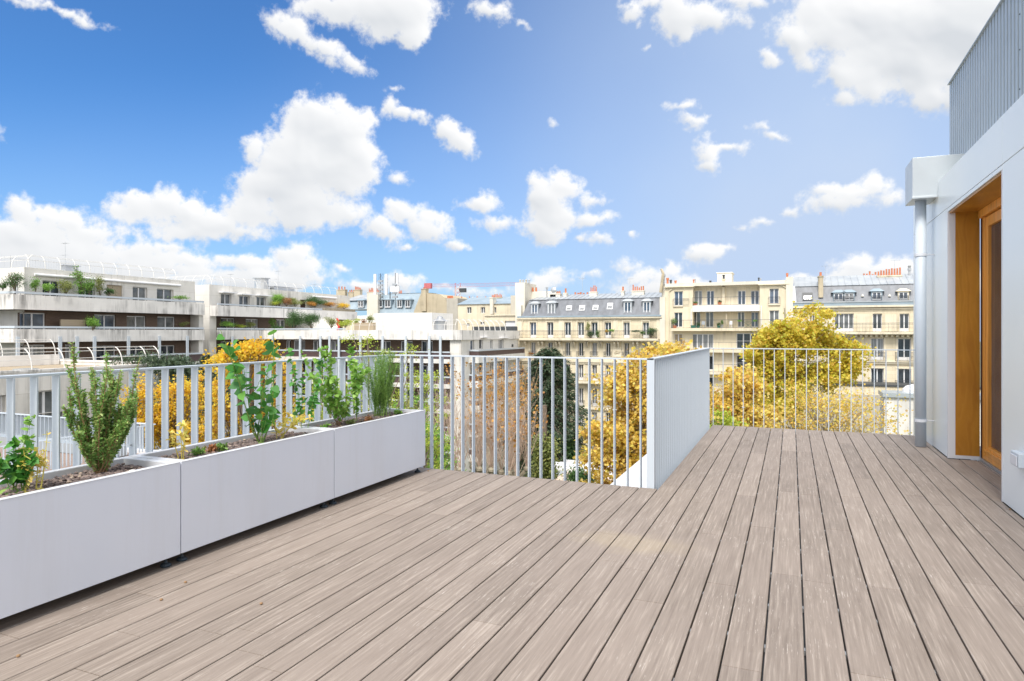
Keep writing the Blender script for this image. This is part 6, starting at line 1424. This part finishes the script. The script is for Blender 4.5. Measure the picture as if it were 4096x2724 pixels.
bkm = ma('MULTIPLY', ma('MAXIMUM', bk.outputs[0], bk2.outputs[0]), lowc.outputs[0])
m2 = nt.nodes.new('ShaderNodeMix'); m2.data_type = 'RGBA'; L.new(ma('MULTIPLY', c2.outputs[0], bkm), m2.inputs[0]); L.new(m1.outputs[2], m2.inputs[6]); m2.inputs[7].default_value = (CL*1.75, CL*1.72, CL*1.68, 1)  # unseen clouds behind and overhead, added extra bright to raise the fill light
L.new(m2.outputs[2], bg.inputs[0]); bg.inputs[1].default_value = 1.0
BL = [  # centre x, y, radius x, y (pixels of the overview), rotation in degrees, weight
 (735,288,72,58,0),(798,305,72,68,0),(835,355,46,55,0),(790,400,82,60,0),(700,375,95,72,0),(640,430,82,58,0),(598,335,19,26,0),(600,480,80,48,0),(700,478,105,55,0),(775,490,62,34,0),
 (365,472,55,48,0),(300,478,52,38,0),(245,488,40,32,0),(440,488,58,42,0),(505,512,66,36,0),(560,532,62,22,0),(450,532,120,22,0),
 (33,478,34,30,0),(85,498,55,26,0),(150,512,80,30,0),(40,545,120,52,0),(200,540,110,32,0),(110,600,220,62,0),(300,580,95,34,0),(350,612,110,50,0),(400,566,55,16,0),(455,600,42,22,0),(440,628,60,26,0),
 (560,612,58,13,0),(612,615,28,16,0),(690,594,42,26,0),(705,625,52,28,0),(640,655,140,26,0),(815,502,34,22,0),(885,530,38,20,-25),(240,655,260,40,0),
 (790,15,90,38,0),(905,30,95,50,0),(965,72,32,40,-30),(730,5,40,20,0),(690,68,58,22,-40),(760,108,62,24,-35),(825,145,36,13,-35),(645,35,24,14,0),
 (135,34,95,9,-16),(205,52,18,13,-20),(60,18,30,8,-20),(1118,38,34,17,-20),(1180,62,16,7,0),(908,198,24,12,0),(900,243,20,27,0),(938,262,30,17,-20),(962,268,18,17,0),(1022,298,28,22,-30),(1045,318,26,18,-20),
 (985,490,30,20,0),(980,520,36,26,0),(930,492,30,20,0),(1040,562,15,8,0),(920,418,18,12,0),(945,570,16,8,0),
 (1095,444,42,14,0),(1138,490,38,17,0),(1285,412,42,26,0),(1245,440,38,42,0),(1262,480,48,38,0),(1235,512,40,32,0),(1225,405,14,12,0),
 (1370,448,32,12,0),(1370,494,38,14,0),(1373,540,30,16,0),(1328,543,10,7,0),(1447,538,11,7,0),
 (1632,340,28,26,0),(1637,370,24,18,0),(1690,332,34,9,5),(1588,241,22,7,0),(1594,275,21,14,0),(1254,280,14,5,0),(1800,315,30,8,-20),(1765,290,14,7,0),(1785,150,12,13,0),(1492,115,10,9,0),
 (1560,45,55,58,0),(1620,45,70,28,0),(1572,88,36,18,0),(1455,25,26,30,0),(1468,62,16,14,0),(1500,5,40,20,0),(1740,6,40,14,0),
 (2000,50,150,90,0),(2100,140,170,85,0),(2000,190,95,50,0),(2220,60,220,120,0),(2160,225,60,35,0),(1862,110,32,60,0),(1900,40,60,60,0),(1960,240,40,18,0),(2280,180,120,80,0),(1875,165,26,22,0),
 (1925,470,56,20,0),(1905,440,30,16,0),(2000,440,30,28,-30),(2025,472,28,13,0),(1960,455,50,18,0),(1838,487,17,9,0),(1775,509,20,7,0),(1735,517,14,5,0),
 (1636,582,34,17,0),(1668,572,26,8,10),(1960,612,34,24,0),(2010,632,80,26,0),(2060,622,34,20,0),(1848,640,34,10,0),(1930,640,30,16,0),
 (1262,645,52,22,12),(1278,628,22,15,0),(1215,658,30,12,0),(1336,635,20,7,5),(1445,612,36,18,0),(1480,640,70,24,0),(1540,622,30,16,0),(1520,668,110,22,0),(1450,650,30,20,0),
 (925,655,45,16,0),(800,633,11,9,0),(1060,668,60,10,0),(2180,645,120,24,0),(845,668,60,12,0)]

def vnoise(x, y, seed=0):
    xi = np.floor(x).astype(np.int64); yi = np.floor(y).astype(np.int64); fx = x-xi; fy = y-yi
    fx = fx*fx*(3-2*fx); fy = fy*fy*(3-2*fy)
    def h(a, b):
        n = (a*374761393+b*668265263+seed*974634777) & 0xFFFFFFFF
        n = ((n ^ (n >> 13))*1274126177) & 0xFFFFFFFF
        return ((n ^ (n >> 16)) & 0xFFFF)/65535.0
    return (h(xi, yi)*(1-fx)+h(xi+1, yi)*fx)*(1-fy)+(h(xi, yi+1)*(1-fx)+h(xi+1, yi+1)*fx)*fy
def fbm(x, y, f, o, seed, gain=.5):
    t = 0; a = 1; n = 0
    for i in range(o):
        t = t+a*(vnoise(x*f, y*f, seed+i*17)-.5); n += a; a *= gain; f *= 2.03
    return t/n
NA, NE = 1300, 620
az = np.radians(np.linspace(-74, 74, NA)); el = np.radians(np.linspace(-1.2, 58, NE))
AZ, EL = np.meshgrid(az, el)
gu = np.tan(AZ); gv = np.tan(EL)/np.cos(AZ)
wu = gu+fbm(gu, gv, 5, 3, 1)*.05+fbm(gu, gv, 34, 4, 5, .6)*.028; wv_ = gv+fbm(gu, gv, 5, 3, 2)*.04+fbm(gu, gv, 34, 4, 6, .6)*.024
dm = np.full(gu.shape, .6)
kk = 4096/2358
for (x, y, rx, ry, rot) in BL+[(-260, 300, 200, 90, 0), (-300, 560, 300, 90, 0), (2700, 200, 260, 160, 0), (2620, 560, 160, 60, 0), (600, -240, 200, 80, 0), (1700, -260, 260, 90, 0), (2400, -300, 400, 120, 0), (-700, -100, 260, 100, 0), (3300, -50, 400, 200, 0)]:
    cu, cv = (x*kk-CX)/FPX, (HY-y*kk)/FPX; a = math.radians(rot)
    du, dv_ = wu-cu, wv_-cv
    p1 = (du*math.cos(a)+dv_*math.sin(a))/(rx*kk/FPX*1.10); p2 = (-du*math.sin(a)+dv_*math.cos(a))/(ry*kk/FPX*1.10)
    sz = min(rx, ry)*kk/FPX
    v = (np.sqrt(p1*p1+p2*p2)-1)*sz**.6
    h = np.clip(.5+.5*(dm-v)/.02, 0, 1); dm = dm*(1-h)+v*h-.02*h*(1-h)
def billow(x, y, f, o, seed, gain=.55):
    t = 0; a = 1; n = 0
    for i in range(o): t = t+a*np.abs(2*vnoise(x*f, y*f*1.15, seed+i*13)-1); n += a; a *= gain; f *= 2.1
    return t/n
body = np.clip(-dm/.12, 0, 1)
dm = dm-fbm(gu, gv, 11, 6, 9, .62)*.13
bil = billow(wu, wv_, 9, 5, 40, .55)
dm = dm+(bil-.45)*.10*(.35+.65*body)
hgt = np.sqrt(np.clip(-dm+.02, 0, 1))*.55+(.5-bil)*.16*np.clip(-dm/.03, 0, 1)
def blur(z, k):
    for _ in range(3):
        for ax in (0, 1):
            c_ = np.cumsum(np.concatenate([np.repeat(np.take(z, [0], ax), k+1, ax), z, np.repeat(np.take(z, [-1], ax), k, ax)], ax), ax)
            n_ = z.shape[ax]; z = (np.take(c_, range(2*k+1, 2*k+1+n_), ax)-np.take(c_, range(0, n_), ax))/(2*k+1)
    return z
hs = blur(hgt, 1)*.5+blur(hgt, 4)*.8+blur(hgt, 11)*1.1
gy_, gx_ = np.gradient(hs)
lit = (-gy_*.8-gx_*.45)
lit = lit/np.percentile(np.abs(lit[dm < 0]), 88)
thick = np.clip(-blur(dm, 8)/.16, 0, 1)
RC = 2400.0
DX = np.cos(EL)*(np.cos(AZ)*FW[0]+np.sin(AZ)*RT[0]); DY = np.cos(EL)*(np.cos(AZ)*FW[1]+np.sin(AZ)*RT[1]); DZ = np.sin(EL)
VV = np.stack([DX, DY, DZ], -1).reshape(-1, 3)*RC
idx = np.arange(NA*NE).reshape(NE, NA)
Q = np.stack([idx[:-1, :-1], idx[:-1, 1:], idx[1:, 1:], idx[1:, :-1]], -1).reshape(-1, 4)
flat = dm.ravel(); keep = (flat[Q].min(axis=1) < .06); Q = Q[keep]
used = np.unique(Q); remap = np.full(NA*NE, -1); remap[used] = np.arange(len(used)); Q = remap[Q]; VV = VV[used]
sh_ = np.clip(.30+.52*thick-.40*lit+fbm(gu, gv, 4, 4, 21, .5)*.5*thick, 0, 1).ravel()[used]
me = bpy.data.meshes.new('sky_clouds'); me.vertices.add(len(VV)); me.vertices.foreach_set('co', VV.astype(np.float32).ravel())
me.loops.add(len(Q)*4); me.loops.foreach_set('vertex_index', Q.astype(np.int32).ravel())
me.polygons.add(len(Q)); me.polygons.foreach_set('loop_start', np.arange(0, len(Q)*4, 4, dtype=np.int32)); me.update(calc_edges=True)
for nm, arr in (('cloud', flat[used]), ('shade', sh_)):
    at_ = me.attributes.new(nm, 'FLOAT', 'POINT'); at_.data.foreach_set('value', arr.astype(np.float32))
cm = bpy.data.materials.new('cloud_vapour'); cm.use_nodes = True; ct = cm.node_tree
for n in list(ct.nodes): ct.nodes.remove(n)
nt0, nt = nt, ct; L0, L = L, ct.links
a1 = nt.nodes.new('ShaderNodeAttribute'); a1.attribute_name = 'cloud'; a2 = nt.nodes.new('ShaderNodeAttribute'); a2.attribute_name = 'shade'
tcc = nt.nodes.new('ShaderNodeTexCoord'); nn_ = nt.nodes.new('ShaderNodeTexNoise'); nn_.inputs['Scale'].default_value = .022; nn_.inputs['Detail'].default_value = 6; nn_.inputs['Roughness'].default_value = .65
L.new(tcc.outputs['Object'], nn_.inputs['Vector'])
dist = ma('SUBTRACT', a1.outputs['Fac'], ma('MULTIPLY', ma('SUBTRACT', nn_.outputs[0], .47), .17))
cov = nt.nodes.new('ShaderNodeMapRange'); cov.interpolation_type = 'SMOOTHSTEP'; L.new(dist, cov.inputs[0])
cov.inputs[1].default_value = .030; cov.inputs[2].default_value = -.050; cov.inputs[3].default_value = 0; cov.inputs[4].default_value = 1
gmm = ma('MULTIPLY', a2.outputs['Fac'], 1.0)
cc = nt.nodes.new('ShaderNodeMix'); cc.data_type = 'RGBA'; L.new(gmm, cc.inputs[0])
cc.inputs[6].default_value = (CL*1.0, CL*1.0, CL*1.0, 1); cc.inputs[7].default_value = (CL*.66, CL*.69, CL*.73, 1)
em = nt.nodes.new('ShaderNodeEmission'); L.new(cc.outputs[2], em.inputs[0]); tr = nt.nodes.new('ShaderNodeBsdfTransparent')
ms = nt.nodes.new('ShaderNodeMixShader'); L.new(cov.outputs[0], ms.inputs[0]); L.new(tr.outputs[0], ms.inputs[1]); L.new(em.outputs[0], ms.inputs[2])
om = nt.nodes.new('ShaderNodeOutputMaterial'); L.new(ms.outputs[0], om.inputs[0])
cm.cycles.emission_sampling = 'NONE'
me.materials.append(cm); oc = bpy.data.objects.new('sky_clouds', me); C.objects.link(oc); tag(oc, kind='structure')
# ================================================================== SUN, CAMERA
s = bpy.data.lights.new('sun', 'SUN'); s.energy = SUN_E; s.angle = math.radians(18); s.color = (1, .955, .89)
so = bpy.data.objects.new('sun', s); C.objects.link(so)
dv = Vector((SUN_DIR.x*math.cos(SUN_EL), SUN_DIR.y*math.cos(SUN_EL), math.sin(SUN_EL)))
so.rotation_euler = dv.to_track_quat('Z', 'Y').to_euler(); so.location = (0, 0, 30)
cam = bpy.data.cameras.new('camera'); co = bpy.data.objects.new('camera', cam); C.objects.link(co)
co.location = (0, 0, EYE); co.rotation_euler = (math.radians(90), 0, YAW)
cam.sensor_width = 36; cam.lens = FPX/4096*36; cam.shift_y = -32/4096; cam.clip_start = .05; cam.clip_end = 3000
sc = bpy.context.scene; sc.camera = co
sc.view_settings.view_transform = 'Standard'; sc.view_settings.look = 'None'; sc.view_settings.gamma = 1; sc.view_settings.exposure = EXPO
w.cycles.sampling_method = 'MANUAL'; w.cycles.sample_map_resolution = 256
